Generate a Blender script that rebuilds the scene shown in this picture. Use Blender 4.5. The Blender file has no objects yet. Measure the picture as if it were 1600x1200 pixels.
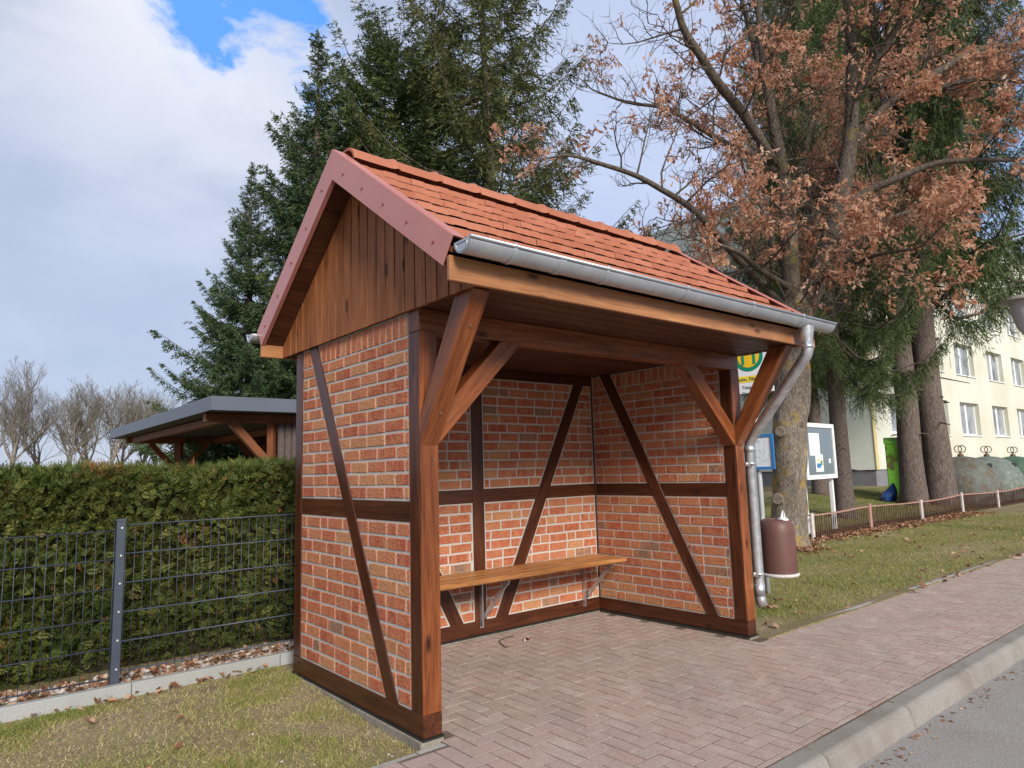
import bpy, bmesh, math, random
import numpy as np
from mathutils import Vector, Matrix, noise as mnoise

random.seed(7)
RNG = np.random.default_rng(7)
sc = bpy.context.scene
COL = sc.collection
V3 = Vector

# ------------------------------------------------------------------ camera
CAM = V3((-2.0418, -3.2792, 1.403)); FPX = 1067.37
_y, _p, _r = math.radians(-39.6788), math.radians(7.2107), math.radians(-1.6357)
FW = V3((-math.sin(_y)*math.cos(_p), math.cos(_y)*math.cos(_p), math.sin(_p)))
_rt = V3((math.cos(_y), math.sin(_y), 0)); _up = _rt.cross(FW)
RT = _rt*math.cos(_r) + _up*math.sin(_r); UP = -_rt*math.sin(_r) + _up*math.cos(_r)

def ray(u, v): return FW + RT*((u-800)/FPX) - UP*((v-600)/FPX)
def at(u, v, m): return CAM + ray(u, v)*m                       # point seen at a photo pixel, m metres away
def on_y(u, v, y):
    d = ray(u, v); return CAM + d*((y-CAM.y)/d.y)

# ------------------------------------------------------------------ object helpers
WORLD = {}

def link(o, parent=None, W=None):
    W = W or Matrix.Identity(4)
    COL.objects.link(o)
    if parent is not None:
        o.parent = parent
        o.matrix_basis = WORLD[parent.name].inverted() @ W
    else:
        o.matrix_basis = W
    WORLD[o.name] = W.copy()
    return o

def tag(o, label=None, cat=None, group=None, kind=None):
    if label: o['label'] = label
    if cat: o['category'] = cat
    if group: o['group'] = group
    if kind: o['kind'] = kind
    return o

def thing(name, label, cat, loc=(0, 0, 0), group=None):
    o = bpy.data.objects.new(name, None)
    o.empty_display_size = .2
    link(o, None, Matrix.Translation(V3(loc)))
    return tag(o, label, cat, group)

def copy_tree(o, parent=None):
    c = o.copy(); COL.objects.link(c)
    if parent is not None: c.parent = parent
    for ch in list(o.children): copy_tree(ch, c)
    return c

def frame_from(axis, normal, origin):
    X = V3(axis).normalized(); Z = V3(normal); Z = (Z - X*Z.dot(X))
    if Z.length < 1e-6: Z = X.orthogonal()
    Z.normalize(); Y = Z.cross(X)
    M = Matrix((X, Y, Z)).transposed().to_4x4(); M.translation = V3(origin)
    return M

class MB:
    """collects shapes in world coordinates, builds them as ONE mesh object"""
    def __init__(s): s.v = []; s.f = []; s.r = []; s.m = []; s.sm = []
    def add(s, verts, faces, rnd=0., mat=0, smooth=False):
        b = len(s.v); s.v += [V3(p) for p in verts]
        for f in faces:
            s.f.append([i+b for i in f]); s.r.append(rnd); s.m.append(mat); s.sm.append(smooth)
        return s
    def box(s, lo, hi, rnd=0., mat=0):
        x0, y0, z0 = lo; x1, y1, z1 = hi
        return s.add([(x0,y0,z0),(x1,y0,z0),(x1,y1,z0),(x0,y1,z0),(x0,y0,z1),(x1,y0,z1),(x1,y1,z1),(x0,y1,z1)],
              [(0,3,2,1),(4,5,6,7),(0,1,5,4),(1,2,6,5),(2,3,7,6),(3,0,4,7)], rnd, mat)
    def prism(s, poly, ext, rnd=0., mat=0):
        n = len(poly); e = V3(ext); P = [V3(p) for p in poly]
        nn = V3((0,0,0))
        for i in range(n): nn += P[i].cross(P[(i+1) % n])
        if nn.dot(e) < 0: P = P[::-1]
        vs = P + [p+e for p in P]
        fs = [tuple(range(n-1, -1, -1)), tuple(range(n, 2*n))] + [(i, (i+1) % n, (i+1) % n+n, i+n) for i in range(n)]
        return s.add(vs, fs, rnd, mat)
    def beam(s, a, b, w, h, up=(0,0,1), rnd=0., mat=0):
        a, b = V3(a), V3(b); M = frame_from(b-a, up, a); Y = M.col[1].to_3d(); Z = M.col[2].to_3d()
        q = [Y*(-w/2)+Z*(-h/2), Y*(w/2)+Z*(-h/2), Y*(w/2)+Z*(h/2), Y*(-w/2)+Z*(h/2)]
        return s.prism([a+k for k in q], b-a, rnd, mat)
    def tube(s, pts, radii, n=8, rnd=0., mat=0, cap=True, smooth=True):
        pts = [V3(p) for p in pts]
        if not isinstance(radii, (list, tuple)): radii = [radii]*len(pts)
        vs = []; fs = []
        t0 = (pts[1]-pts[0]).normalized(); a = t0.orthogonal().normalized()
        for i, p in enumerate(pts):
            t = (pts[min(i+1, len(pts)-1)]-pts[max(i-1, 0)])
            if t.length < 1e-9: t = t0
            t = t.normalized(); a = a - t*a.dot(t)
            a = a.normalized() if a.length > 1e-6 else t.orthogonal().normalized()
            b = t.cross(a)
            for k in range(n):
                an = 2*math.pi*k/n
                vs.append(p + (a*math.cos(an)+b*math.sin(an))*radii[i])
        for i in range(len(pts)-1):
            for k in range(n):
                k2 = (k+1) % n
                fs.append((i*n+k, i*n+k2, (i+1)*n+k2, (i+1)*n+k))
        s.add(vs, fs, rnd, mat, smooth)
        if cap:
            b = len(s.v)-len(vs)
            for f in ([b+k for k in range(n-1, -1, -1)], [b+(len(pts)-1)*n+k for k in range(n)]):
                s.f.append(f); s.r.append(rnd); s.m.append(mat); s.sm.append(False)
        return s
    def lathe(s, prof, c, n=24, rnd=0., mat=0, sx=1., sy=1.):
        c = V3(c); vs = []; fs = []
        for r, z in prof:
            for k in range(n):
                an = 2*math.pi*k/n; vs.append(c+V3((r*math.cos(an)*sx, r*math.sin(an)*sy, z)))
        for i in range(len(prof)-1):
            for k in range(n):
                k2 = (k+1) % n; fs.append((i*n+k, i*n+k2, (i+1)*n+k2, (i+1)*n+k))
        s.add(vs, fs, rnd, mat, True)
        return s
    def build(s, name, mats, parent=None, axis=None, normal=(0,0,1), bevel=0., origin=None):
        if not isinstance(mats, (list, tuple)): mats = [mats]
        if axis is not None: W = frame_from(axis, normal, origin or s.v[0])
        elif origin is not None: W = Matrix.Translation(V3(origin))
        elif parent is not None: W = WORLD[parent.name].copy()
        else: W = Matrix.Translation(s.v[0])
        Wi = W.inverted()
        me = bpy.data.meshes.new(name)
        me.from_pydata([Wi @ p for p in s.v], [], s.f)
        at_ = me.attributes.new('rnd', 'FLOAT', 'FACE'); at_.data.foreach_set('value', s.r)
        me.polygons.foreach_set('material_index', s.m); me.polygons.foreach_set('use_smooth', s.sm)
        if bevel:
            bm = bmesh.new(); bm.from_mesh(me)
            bmesh.ops.recalc_face_normals(bm, faces=bm.faces)
            ed = [e for e in bm.edges if len(e.link_faces) == 2 and e.calc_face_angle(0) > .5]
            bmesh.ops.bevel(bm, geom=ed, offset=bevel, segments=1, affect='EDGES', clamp_overlap=True)
            bm.to_mesh(me); bm.free()
        for m in mats: me.materials.append(m)
        me.update()
        return link(bpy.data.objects.new(name, me), parent, W)

def tri_object(name, T, rnd, mat, parent=None, W=None, quads=False, rnd2=None):
    """big leaf / needle / blade meshes: T is (n, k, 3)"""
    n, k = T.shape[:2]
    if W is None: W = WORLD[parent.name].copy() if parent is not None else Matrix.Translation(V3(T[0, 0]))
    o = np.array(W.translation)
    me = bpy.data.meshes.new(name)
    me.vertices.add(n*k); me.vertices.foreach_set('co', (T-o).reshape(-1).astype(np.float32))
    me.loops.add(n*k); me.loops.foreach_set('vertex_index', np.arange(n*k, dtype=np.int32))
    me.polygons.add(n); me.polygons.foreach_set('loop_start', np.arange(0, n*k, k, dtype=np.int32))
    try: me.polygons.foreach_set('loop_total', np.full(n, k, dtype=np.int32))
    except Exception: pass
    a = me.attributes.new('rnd', 'FLOAT', 'FACE'); a.data.foreach_set('value', rnd.astype(np.float32))
    me.materials.append(mat); me.update(calc_edges=True); me.validate()
    return link(bpy.data.objects.new(name, me), parent, W)

# ------------------------------------------------------------------ materials
class N:
    def __init__(s, name):
        s.mat = bpy.data.materials.new(name); s.mat.use_nodes = True
        s.t = s.mat.node_tree; s.b = s.t.nodes['Principled BSDF']; s.out = s.t.nodes['Material Output']
    def n(s, typ, **kw):
        nd = s.t.nodes.new(typ)
        for k, v in kw.items():
            if k in nd.inputs: nd.inputs[k].default_value = v
            else: setattr(nd, k, v)
        return nd
    def l(s, a, b): s.t.links.new(a, b)
    def val(s, x):
        nd = s.t.nodes.new('ShaderNodeValue'); nd.outputs[0].default_value = x; return nd.outputs[0]
    def coord(s, kind='Object', scale=(1,1,1), rand=True):
        tc = s.n('ShaderNodeTexCoord'); mp = s.n('ShaderNodeMapping'); mp.inputs['Scale'].default_value = scale
        if rand:
            oi = s.n('ShaderNodeObjectInfo'); at_ = s.n('ShaderNodeAttribute', attribute_name='rnd')
            ad = s.math('ADD', s.math('MULTIPLY', oi.outputs['Random'], 63.), s.math('MULTIPLY', at_.outputs['Fac'], 91.))
            va = s.n('ShaderNodeVectorMath', operation='ADD'); s.l(tc.outputs[kind], va.inputs[0]); s.l(ad, va.inputs[1])
            s.l(va.outputs[0], mp.inputs['Vector'])
        else: s.l(tc.outputs[kind], mp.inputs['Vector'])
        return mp.outputs[0]
    def math(s, op, a, b=0., clamp=False):
        nd = s.n('ShaderNodeMath', operation=op, use_clamp=clamp)
        for i, x in enumerate((a, b)):
            if isinstance(x, (int, float)): nd.inputs[i].default_value = x
            else: s.l(x, nd.inputs[i])
        return nd.outputs[0]
    def noise(s, vec, scale, detail=4., rough=.55, dist=0.):
        nd = s.n('ShaderNodeTexNoise'); nd.inputs['Scale'].default_value = scale; nd.inputs['Detail'].default_value = detail
        nd.inputs['Roughness'].default_value = rough; nd.inputs['Distortion'].default_value = dist
        if vec is not None: s.l(vec, nd.inputs['Vector'])
        return nd.outputs['Fac']
    def ramp(s, fac, stops, interp='LINEAR'):
        nd = s.n('ShaderNodeValToRGB'); cr = nd.color_ramp; cr.interpolation = interp
        while len(cr.elements) < len(stops): cr.elements.new(.5)
        for e, (p, c) in zip(cr.elements, stops):
            e.position = p; e.color = (c, c, c, 1) if isinstance(c, (int, float)) else (*c, 1)
        s.l(fac, nd.inputs[0]); return nd.outputs['Color']
    def mix(s, fac, a, b, mode='MIX'):
        nd = s.n('ShaderNodeMix', data_type='RGBA', blend_type=mode)
        for sock, x in ((nd.inputs[0], fac), (nd.inputs[6], a), (nd.inputs[7], b)):
            if isinstance(x, (int, float)): sock.default_value = x if sock.type == 'VALUE' else (x, x, x, 1)
            elif isinstance(x, tuple): sock.default_value = (*x, 1)
            else: s.l(x, sock)
        return nd.outputs[2]
    def attr(s, name='rnd'): return s.n('ShaderNodeAttribute', attribute_name=name).outputs['Fac']
    def bump(s, h, strength=.3, dist=.01):
        nd = s.n('ShaderNodeBump'); nd.inputs['Strength'].default_value = strength; nd.inputs['Distance'].default_value = dist
        s.l(h, nd.inputs['Height']); s.l(nd.outputs[0], s.b.inputs['Normal'])
    def set(s, color=None, rough=None, metal=None, spec=None):
        for key, x in (('Base Color', color), ('Roughness', rough), ('Metallic', metal), ('Specular IOR Level', spec)):
            if x is None: continue
            if isinstance(x, tuple): s.b.inputs[key].default_value = (*x, 1)
            elif isinstance(x, (int, float)): s.b.inputs[key].default_value = x
            else: s.l(x, s.b.inputs[key])
        return s.mat

def mul(c, k): return tuple(x*k for x in c)

def wood(name, dark, mid, light, rough=.42, spec=.5, knots=.6):
    m = N(name)
    g = m.noise(m.coord(scale=(1.1, 13, 13)), 1.6, 5, .6, 1.2)
    f = m.noise(m.coord(scale=(2.2, 75, 75)), 2., 3, .6, .3)
    big = m.noise(m.coord(scale=(.8, 2.5, 2.5)), 1.3, 3)
    c = m.ramp(m.math('ADD', m.math('MULTIPLY', g, .6), m.math('MULTIPLY', f, .4)), [(.32, dark), (.5, mid), (.68, light)])
    c = m.mix(m.ramp(big, [(.3, .0), (.75, .55)]), c, mul(dark, .75))
    vo = m.n('ShaderNodeTexVoronoi', feature='F1'); vo.inputs['Scale'].default_value = 1.
    m.l(m.coord(scale=(2.6, 7., 7.)), vo.inputs['Vector'])
    k = m.ramp(vo.outputs['Distance'], [(.05, 1.), (.17, 0.)])
    c = m.mix(m.math('MULTIPLY', k, knots), c, mul(dark, .35))
    m.bump(m.math('ADD', f, m.math('MULTIPLY', g, .6)), .25, .004)
    r = m.math('ADD', m.math('MULTIPLY', f, .2), rough-.1)
    return m.set(c, r, spec=spec)

M = {}
M['walnut'] = wood('walnut_stain', (.026,.007,.0035), (.082,.023,.0085), (.15,.048,.017), .36, .42, .8)
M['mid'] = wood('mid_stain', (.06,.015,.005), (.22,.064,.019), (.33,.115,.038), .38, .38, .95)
M['larch'] = wood('light_stain', (.19,.075,.03), (.37,.165,.068), (.47,.24,.11), .42, .35, .95)
M['board'] = wood('board_stain', (.12,.038,.013), (.33,.118,.042), (.45,.18,.07), .6, .2, 1.2)
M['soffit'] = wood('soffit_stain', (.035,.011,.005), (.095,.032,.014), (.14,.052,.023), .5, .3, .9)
M['bench'] = wood('bench_stain', (.17,.06,.018), (.36,.155,.05), (.48,.24,.09), .38, .5, .5)
M['carport_wood'] = wood('carport_stain', (.11,.036,.014), (.20,.068,.026), (.27,.098,.038), .55, .3, .3)

def mk_brick():
    m = N('rustic_brick'); a = m.attr()
    base = m.ramp(a, [(0, (.42,.105,.055)), (.25, (.48,.138,.07)), (.48, (.46,.16,.085)), (.66, (.53,.20,.10)), (.80, (.52,.25,.12)), (.91, (.46,.215,.10)), (.955, (.27,.165,.115)), (1., (.20,.15,.12))], 'CONSTANT')
    co = m.coord('Object', (1,1,1)); st = m.coord('Object', (11, 11, 5))
    n1 = m.noise(st, 1.5, 5, .65, .8); n2 = m.noise(co, 60., 4, .6)
    c = m.mix(m.ramp(n1, [(.4, 0.), (.58, .55)]), base, (.56,.25,.12))
    c = m.mix(m.ramp(n2, [(.5, 0.), (.72, .5)]), c, (.16,.05,.03))
    n3 = m.noise(co, 22., 3, .5)
    c = m.mix(m.ramp(n3, [(.6, 0.), (.75, .35)]), c, (.56,.36,.25))
    w = m.noise(m.coord('Object', (26, 26, 60)), 1., 4, .6, 1.5)
    m.bump(m.math('ADD', m.math('MULTIPLY', w, 1.0), m.math('MULTIPLY', n2, .8)), 1., .012)
    return m.set(c, .85, spec=.25)
M['brick'] = mk_brick()

def rough_mat(name, c0, c1, scale=20., rough=.9, bump=.3, bd=.005, c2=None, s2=2., coord='Object'):
    m = N(name); co = m.coord(coord, rand=(coord == 'Object'))
    n1 = m.noise(co, scale, 6, .65); n2 = m.noise(co, s2, 4, .6)
    c = m.mix(m.ramp(n1, [(.3, 0.), (.7, 1.)]), c0, c1)
    if c2: c = m.mix(m.ramp(n2, [(.42, 0.), (.68, .8)]), c, c2)
    if bump: m.bump(n1, bump, bd)
    return m.set(c, rough, spec=.25)

M['mortar'] = rough_mat('mortar', (.42,.388,.352), (.52,.487,.447), 60., .95, .4, .003)
M['concrete'] = rough_mat('concrete', (.30,.29,.27), (.42,.41,.385), 45., .92, .3, .003, (.26,.25,.21), 2.5)
M['footing'] = rough_mat('old_footing', (.20,.18,.15), (.31,.285,.245), 35., .95, .5, .006, (.17,.15,.115), 5.)
M['curb'] = rough_mat('garden_curb', (.27,.28,.28), (.36,.37,.365), 70., .9, .3, .003, (.24,.25,.225), 2.)
M['kerbstone'] = rough_mat('kerbstone', (.19,.175,.16), (.31,.29,.265), 130., .9, .5, .003, (.17,.15,.12), 2.6)
def mk_asphalt():
    m = N('asphalt'); co = m.coord('Object', rand=False)
    n1 = m.noise(co, 150., 4, .7); n2 = m.noise(co, 2.2, 4); n3 = m.noise(co, 40., 4, .7)
    c = m.ramp(n1, [(.3, (.19,.178,.168)), (.55, (.315,.298,.283)), (.75, (.50,.48,.46))])
    c = m.mix(m.ramp(n2, [(.4, 0.), (.7, .35)]), c, (.20,.18,.155))
    m.bump(m.math('ADD', n1, n3), .7, .006)
    return m.set(c, .9, spec=.3)
M['asphalt'] = mk_asphalt()
def mk_paver():
    m = N('concrete_paver'); a = m.attr(); co = m.coord('Object', rand=False)
    base = m.ramp(a, [(0, (.44,.345,.295)), (.3, (.465,.36,.31)), (.6, (.46,.365,.32)), (.8, (.445,.37,.325)), (.9, (.46,.325,.272)), (.96, (.50,.42,.375)), (1., (.42,.355,.315))])
    n1 = m.noise(co, 180., 4, .7); n2 = m.noise(co, 1.1, 4, .6); n3 = m.noise(co, 7., 4, .6)
    c = m.mix(m.ramp(n1, [(.35, .75), (.6, 0.)]), base, (.15,.11,.095))
    c = m.mix(m.ramp(n1, [(.62, 0.), (.78, .5)]), c, (.52,.45,.41))
    c = m.mix(m.ramp(n2, [(.42, 0.), (.7, .42)]), c, (.44,.29,.245))
    c = m.mix(m.ramp(n3, [(.50, 0.), (.76, .6)]), c, (.52,.45,.395))
    c = m.mix(m.ramp(m.noise(co, 1.7, 6, .65), [(.50, 0.), (.74, .55)]), c, (.235,.19,.165))
    m.bump(n1, .35, .003)
    return m.set(c, .88, spec=.25)
M['paver'] = mk_paver()
M['joint_sand'] = rough_mat('joint_sand', (.085,.062,.048), (.135,.105,.082), 60., .95, .3, .003, (.22,.175,.135), 3.)
def mk_tile():
    m = N('clay_tile'); a = m.attr(); co = m.coord('Object')
    base = m.ramp(a, [(0, (.295,.095,.047)), (.5, (.335,.115,.060)), (1., (.37,.137,.076))])
    n1 = m.noise(co, 35., 4); n2 = m.noise(co, 6., 3)
    c = m.mix(m.ramp(n1, [(.4, 0.), (.75, .35)]), base, (.26,.07,.036))
    c = m.mix(m.ramp(n2, [(.45, 0.), (.75, .3)]), c, (.39,.175,.118))
    m.bump(n1, .12, .002)
    return m.set(c, .62, spec=.4)
M['tile'] = mk_tile()
def plain(name, c, rough=.5, metal=0., spec=.5, var=.12, scale=8., bump=0.):
    m = N(name); n1 = m.noise(m.coord('Object'), scale, 4, .6)
    col = m.mix(m.ramp(n1, [(.3, 0.), (.7, 1.)]), mul(c, 1-var), mul(c, 1+var))
    if bump: m.bump(n1, bump, .003)
    return m.set(col, rough, metal, spec)
M['verge'] = plain('red_brown_sheet', (.46,.185,.16), .30, 0., .5, .05, 3.)
M['screw'] = plain('red_screw', (.20,.045,.035), .4)
M['zinc'] = plain('zinc_sheet', (.50,.53,.56), .42, .75, .5, .12, 9.)
M['galv'] = plain('galvanised_steel', (.58,.60,.62), .38, .85, .5, .25, 16.)
M['membrane'] = plain('black_membrane', (.012,.011,.011), .7)
M['fence_metal'] = plain('anthracite_coating', (.04,.053,.078), .45)
M['bolt'] = plain('bright_bolt', (.8,.8,.8), .35, .6)
M['slate_metal'] = plain('grey_sheet', (.105,.12,.155), .4, .2, .5, .06, 3.)
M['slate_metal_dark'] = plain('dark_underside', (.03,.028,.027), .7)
M['cladding'] = plain('grey_brown_cladding', (.085,.062,.055), .7, 0, .4, .2, 12.)
M['white_paint'] = plain('white_paint', (.74,.75,.76), .5, 0, .4, .05)
M['pole_paint'] = plain('pale_grey_paint', (.5,.53,.55), .45, .3, .5, .08)
M['blue_paint'] = plain('blue_paint', (.03,.19,.47), .45)
M['paper'] = plain('paper', (.68,.72,.76), .75, 0, .2, .06, 30.)
M['map_ink'] = plain('pale_map_ink', (.40,.52,.62), .8, 0, .2, .3, 30.)
M['ink'] = plain('dark_ink', (.03,.03,.03), .7)
M['green_ink'] = plain('green_sign_paint', (.0,.23,.13), .45)
M['yellow_ink'] = plain('yellow_sign_paint', (.80,.50,.01), .45)
M['yellow_strip'] = plain('yellow_strip', (.78,.60,.06), .45)
M['brown_plastic'] = plain('brown_bin_paint', (.12,.056,.048), .5, 0, .4, .1, 6.)
M['ashy'] = rough_mat('worn_white_rim', (.45,.42,.42), (.62,.6,.6), 40., .85, .2)
M['white_bag'] = plain('white_plastic_bag', (.62,.62,.64), .35, 0, .5, .05)
M['blue_bag'] = plain('blue_plastic_bag', (.02,.07,.25), .35, 0, .5, .2, 7.)
M['lamp_shade'] = plain('opal_lamp_glass', (.50,.47,.50), .35, 0, .5, .05)
M['lamp_hood'] = plain('lamp_hood', (.30,.27,.245), .5)
M['red_bit'] = plain('dark_red_scrap', (.16,.012,.018), .5)
M['twig'] = plain('dry_twig', (.075,.058,.045), .85)
def glass_mat(name, c, rough=.06):
    m = N(name); return m.set(c, rough, 0., .8)
M['pane_dark'] = glass_mat('case_glass', (.135,.18,.205), .12)
def mk_window():
    m = N('window_glass'); n1 = m.noise(m.coord('Object'), .9, 3)
    return m.set(m.ramp(n1, [(.35, (.10,.12,.14)), (.6, (.30,.33,.36))]), .08, 0., .7)
M['window_glass'] = mk_window()
M['facade'] = rough_mat('cream_render', (.55,.565,.49), (.62,.63,.56), 3., .9, .15, .01, (.52,.50,.39), .35)
M['gable_render'] = rough_mat('pale_green_render', (.72,.77,.68), (.80,.84,.76), 3., .9, .1, .01, (.66,.70,.60), .3)
M['plinth'] = rough_mat('grey_plinth', (.16,.165,.18), (.21,.215,.23), 4., .9)
M['yellow_trim'] = plain('yellow_corner_paint', (.56,.47,.22), .7)
M['bitumen'] = plain('bitumen_roof', (.05,.05,.05), .9)
def mk_skip():
    m = N('green_container_paint'); co = m.coord('Object')
    n1 = m.noise(co, 1.9, 5, .55, .6); n2 = m.noise(co, 9., 4)
    c = m.mix(m.ramp(n1, [(.52, 0.), (.57, 1.)]), (.20,.54,.045), (.15,.16,.035))
    c = m.mix(m.ramp(n2, [(.45, 0.), (.8, .5)]), c, (.10,.28,.04))
    return m.set(c, .5)
M['skip'] = mk_skip()
def mk_igloo(name, base, light, low):
    m = N(name); co = m.coord('Object')
    n1 = m.noise(co, 3.2, 6, .68); n2 = m.noise(co, 9., 5, .7)
    c = m.mix(m.ramp(n1, [(.42, 0.), (.62, 1.)]), base, low)
    c = m.mix(m.ramp(n2, [(.5, 0.), (.72, .8)]), c, light)
    return m.set(c, .75)
M['igloo_rust'] = mk_igloo('weathered_rusty_fibreglass', (.10,.12,.105), (.19,.18,.15), (.09,.06,.04))
M['igloo_grey'] = mk_igloo('weathered_grey_fibreglass', (.125,.155,.135), (.29,.29,.26), (.10,.125,.105))
M['igloo_green'] = mk_igloo('green_fibreglass', (.055,.11,.075), (.11,.15,.12), (.035,.085,.05))
M['rust'] = plain('rusty_steel', (.13,.075,.04), .8)
M['picket'] = plain('dark_brown_picket', (.075,.034,.025), .75, 0, .3, .3, 9.)
M['rail_paint'] = plain('faded_rail', (.36,.205,.165), .8, 0, .3, .2, 7.)
M['post_paint'] = plain('flaking_post', (.50,.44,.42), .8, 0, .3, .25, 9.)

def bark(name, c0, c1, c2, stretch=5., sc_=9., lichen=None, lt=.52):
    m = N(name); co = m.coord('Object', (stretch, stretch, 1.3))
    n1 = m.noise(co, sc_/3, 6, .7, .8); n2 = m.noise(m.coord('Object'), 2.2, 5, .65)
    c = m.ramp(n1, [(.3, c0), (.5, c1), (.7, c2)])
    if lichen: c = m.mix(m.ramp(n2, [(lt, 0.), (lt+.1, .85)]), c, lichen)
    m.bump(n1, .9, .03)
    return m.set(c, .95, spec=.2)
M['oak_bark'] = bark('oak_bark', (.05,.04,.03), (.19,.16,.13), (.34,.30,.255), 3.6, 26., (.40,.26,.05))
M['oak_branch'] = bark('oak_branch_bark', (.04,.031,.025), (.095,.077,.063), (.17,.145,.118), 2.2, 30., (.17,.14,.045), .6)
M['knot'] = rough_mat('branch_scar', (.09,.07,.055), (.24,.20,.165), 25., .9, .6, .01)
M['spruce_bark'] = bark('spruce_bark', (.055,.04,.034), (.125,.098,.085), (.22,.185,.165), 2.2, 34.)
M['bare_bark'] = bark('bare_tree_bark', (.10,.087,.07), (.17,.15,.125), (.26,.235,.20), 3., 9.)

def leaf_mat(name, stops, trans=.25, rough=.6, spec=.3):
    m = N(name); a = m.attr()
    c = m.ramp(a, stops)
    m.set(c, rough, spec=spec)
    if trans:
        tr = m.n('ShaderNodeBsdfTranslucent'); m.l(c, tr.inputs['Color'])
        mx = m.n('ShaderNodeMixShader'); mx.inputs[0].default_value = trans
        m.l(m.b.outputs[0], mx.inputs[1]); m.l(tr.outputs[0], mx.inputs[2]); m.l(mx.outputs[0], m.out.inputs['Surface'])
    return m.mat
M['needles'] = leaf_mat('spruce_needles', [(0, (.03,.052,.02)), (.45, (.062,.10,.033)), (.8, (.125,.155,.046)), (1., (.19,.19,.065))], .25)
M['needles_b'] = leaf_mat('blue_green_needles', [(0, (.026,.05,.024)), (.5, (.055,.10,.043)), (1., (.12,.16,.06))], .25)
M['needles_old'] = leaf_mat('olive_needles', [(0, (.036,.05,.017)), (.5, (.08,.10,.03)), (.9, (.15,.155,.046)), (1., (.2,.13,.055))], .25)
M['hedge_leaf'] = leaf_mat('conifer_hedge_spray', [(0, (.03,.05,.014)), (.3, (.07,.10,.024)), (.6, (.14,.16,.036)), (.85, (.24,.22,.06)), (.93, (.2,.14,.05)), (1., (.34,.14,.055))], .25)
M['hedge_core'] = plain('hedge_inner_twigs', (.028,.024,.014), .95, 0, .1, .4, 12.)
M['oak_leaf'] = leaf_mat('dry_oak_leaf', [(0, (.30,.125,.065)), (.35, (.51,.265,.165)), (.7, (.68,.41,.27)), (1., (.80,.58,.44))], .5, .7)
M['litter'] = leaf_mat('fallen_leaf', [(0, (.14,.065,.035)), (.4, (.27,.135,.075)), (.75, (.38,.215,.13)), (1., (.45,.31,.21))], .1, .8)
M['grass'] = leaf_mat('short_turf', [(0, (.12,.18,.035)), (.35, (.21,.25,.055)), (.6, (.34,.31,.10)), (.85, (.50,.42,.19)), (1., (.58,.48,.28))], .3, .7)
def mk_ground():
    m = N('lawn_soil'); co = m.coord('Object', rand=False)
    n0 = m.noise(co, .9, 5, .6); n1 = m.noise(co, 4.5, 6, .7); n2 = m.noise(co, 45., 5, .7)
    c = m.ramp(n1, [(.3, (.22,.165,.105)), (.5, (.35,.275,.175)), (.7, (.46,.375,.26))])
    c = m.mix(m.ramp(m.math('ADD', m.math('MULTIPLY', n0, .5), m.math('MULTIPLY', n1, .5)), [(.44, 0.), (.58, .75)]), c, (.17,.17,.05))
    c = m.mix(m.ramp(n2, [(.35, .6), (.6, 0.)]), c, (.07,.055,.035))
    c = m.mix(m.ramp(n2, [(.62, 0.), (.8, .5)]), c, (.33,.27,.18))
    m.bump(n2, .8, .015)
    return m.set(c, .95, spec=.15)
M['soil'] = mk_ground()
def mk_pebble():
    m = N('pebble'); a = m.attr()
    return m.set(m.ramp(a, [(0, (.22,.2,.19)), (.4, (.38,.35,.32)), (.7, (.5,.46,.42)), (1., (.36,.25,.2))]), .7)
M['pebble'] = mk_pebble()

# ------------------------------------------------------------------ world, sun
SUN_AZ = V3((-.30, -.95, 0)).normalized(); SUN_EL = math.radians(28)
SUN_DIR = (SUN_AZ*math.cos(SUN_EL) + V3((0, 0, math.sin(SUN_EL)))).normalized()
w = bpy.data.worlds.new('World'); sc.world = w; w.use_nodes = True
t = w.node_tree; t.nodes.clear()
class WN(N):
    def __init__(s): s.t = t
wn = WN()
out = wn.n('ShaderNodeOutputWorld'); bg = wn.n('ShaderNodeBackground'); wn.l(bg.outputs[0], out.inputs[0])
sky = wn.n('ShaderNodeTexSky', sky_type='NISHITA', sun_disc=False, sun_elevation=SUN_EL)
sky.sun_rotation = math.atan2(SUN_AZ.x, SUN_AZ.y)
sky.air_density = 1.2; sky.dust_density = .6
tc = wn.n('ShaderNodeTexCoord')
def dirdot(v):
    d = wn.n('ShaderNodeVectorMath', operation='DOT_PRODUCT'); wn.l(tc.outputs['Generated'], d.inputs[0])
    d.inputs[1].default_value = V3(v).normalized(); return d.outputs['Value']
mp = wn.n('ShaderNodeMapping'); mp.inputs['Scale'].default_value = (1, 1, 2.0); wn.l(tc.outputs['Generated'], mp.inputs['Vector'])
big = wn.noise(mp.outputs[0], 2.1, 6, .5, .35); mid = wn.noise(mp.outputs[0], 5.5, 6, .55, .3)
tex = wn.math('ADD', wn.math('MULTIPLY', big, .52), wn.math('MULTIPLY', mid, .48))
K = 6.6                                           # background strength is 0.1, so cloud radiances are written times ten
cloud = wn.ramp(tex, [(.36, (.38*K, .44*K, .60*K)), (.50, (.46*K, .51*K, .66*K)), (.62, (.57*K, .61*K, .74*K)), (.74, (.80*K, .81*K, .87*K))])
def blob(px, py, c0, c1):                          # soft patch of sky round one direction, broken up by the cloud noise
    return wn.ramp(wn.math('ADD', dirdot(ray(px, py)), wn.math('MULTIPLY', wn.math('SUBTRACT', mid, .5), .05)), [(c0, 0.), (c1, 1.)])
cloud = wn.mix(wn.math('MULTIPLY', blob(265, 20, .972, .9995), .68), cloud, (1.0*K, .99*K, .99*K))
cloud = wn.mix(wn.math('MULTIPLY', blob(330, 170, .975, .9995), .5), cloud, (.86*K, .86*K, .92*K))
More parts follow.
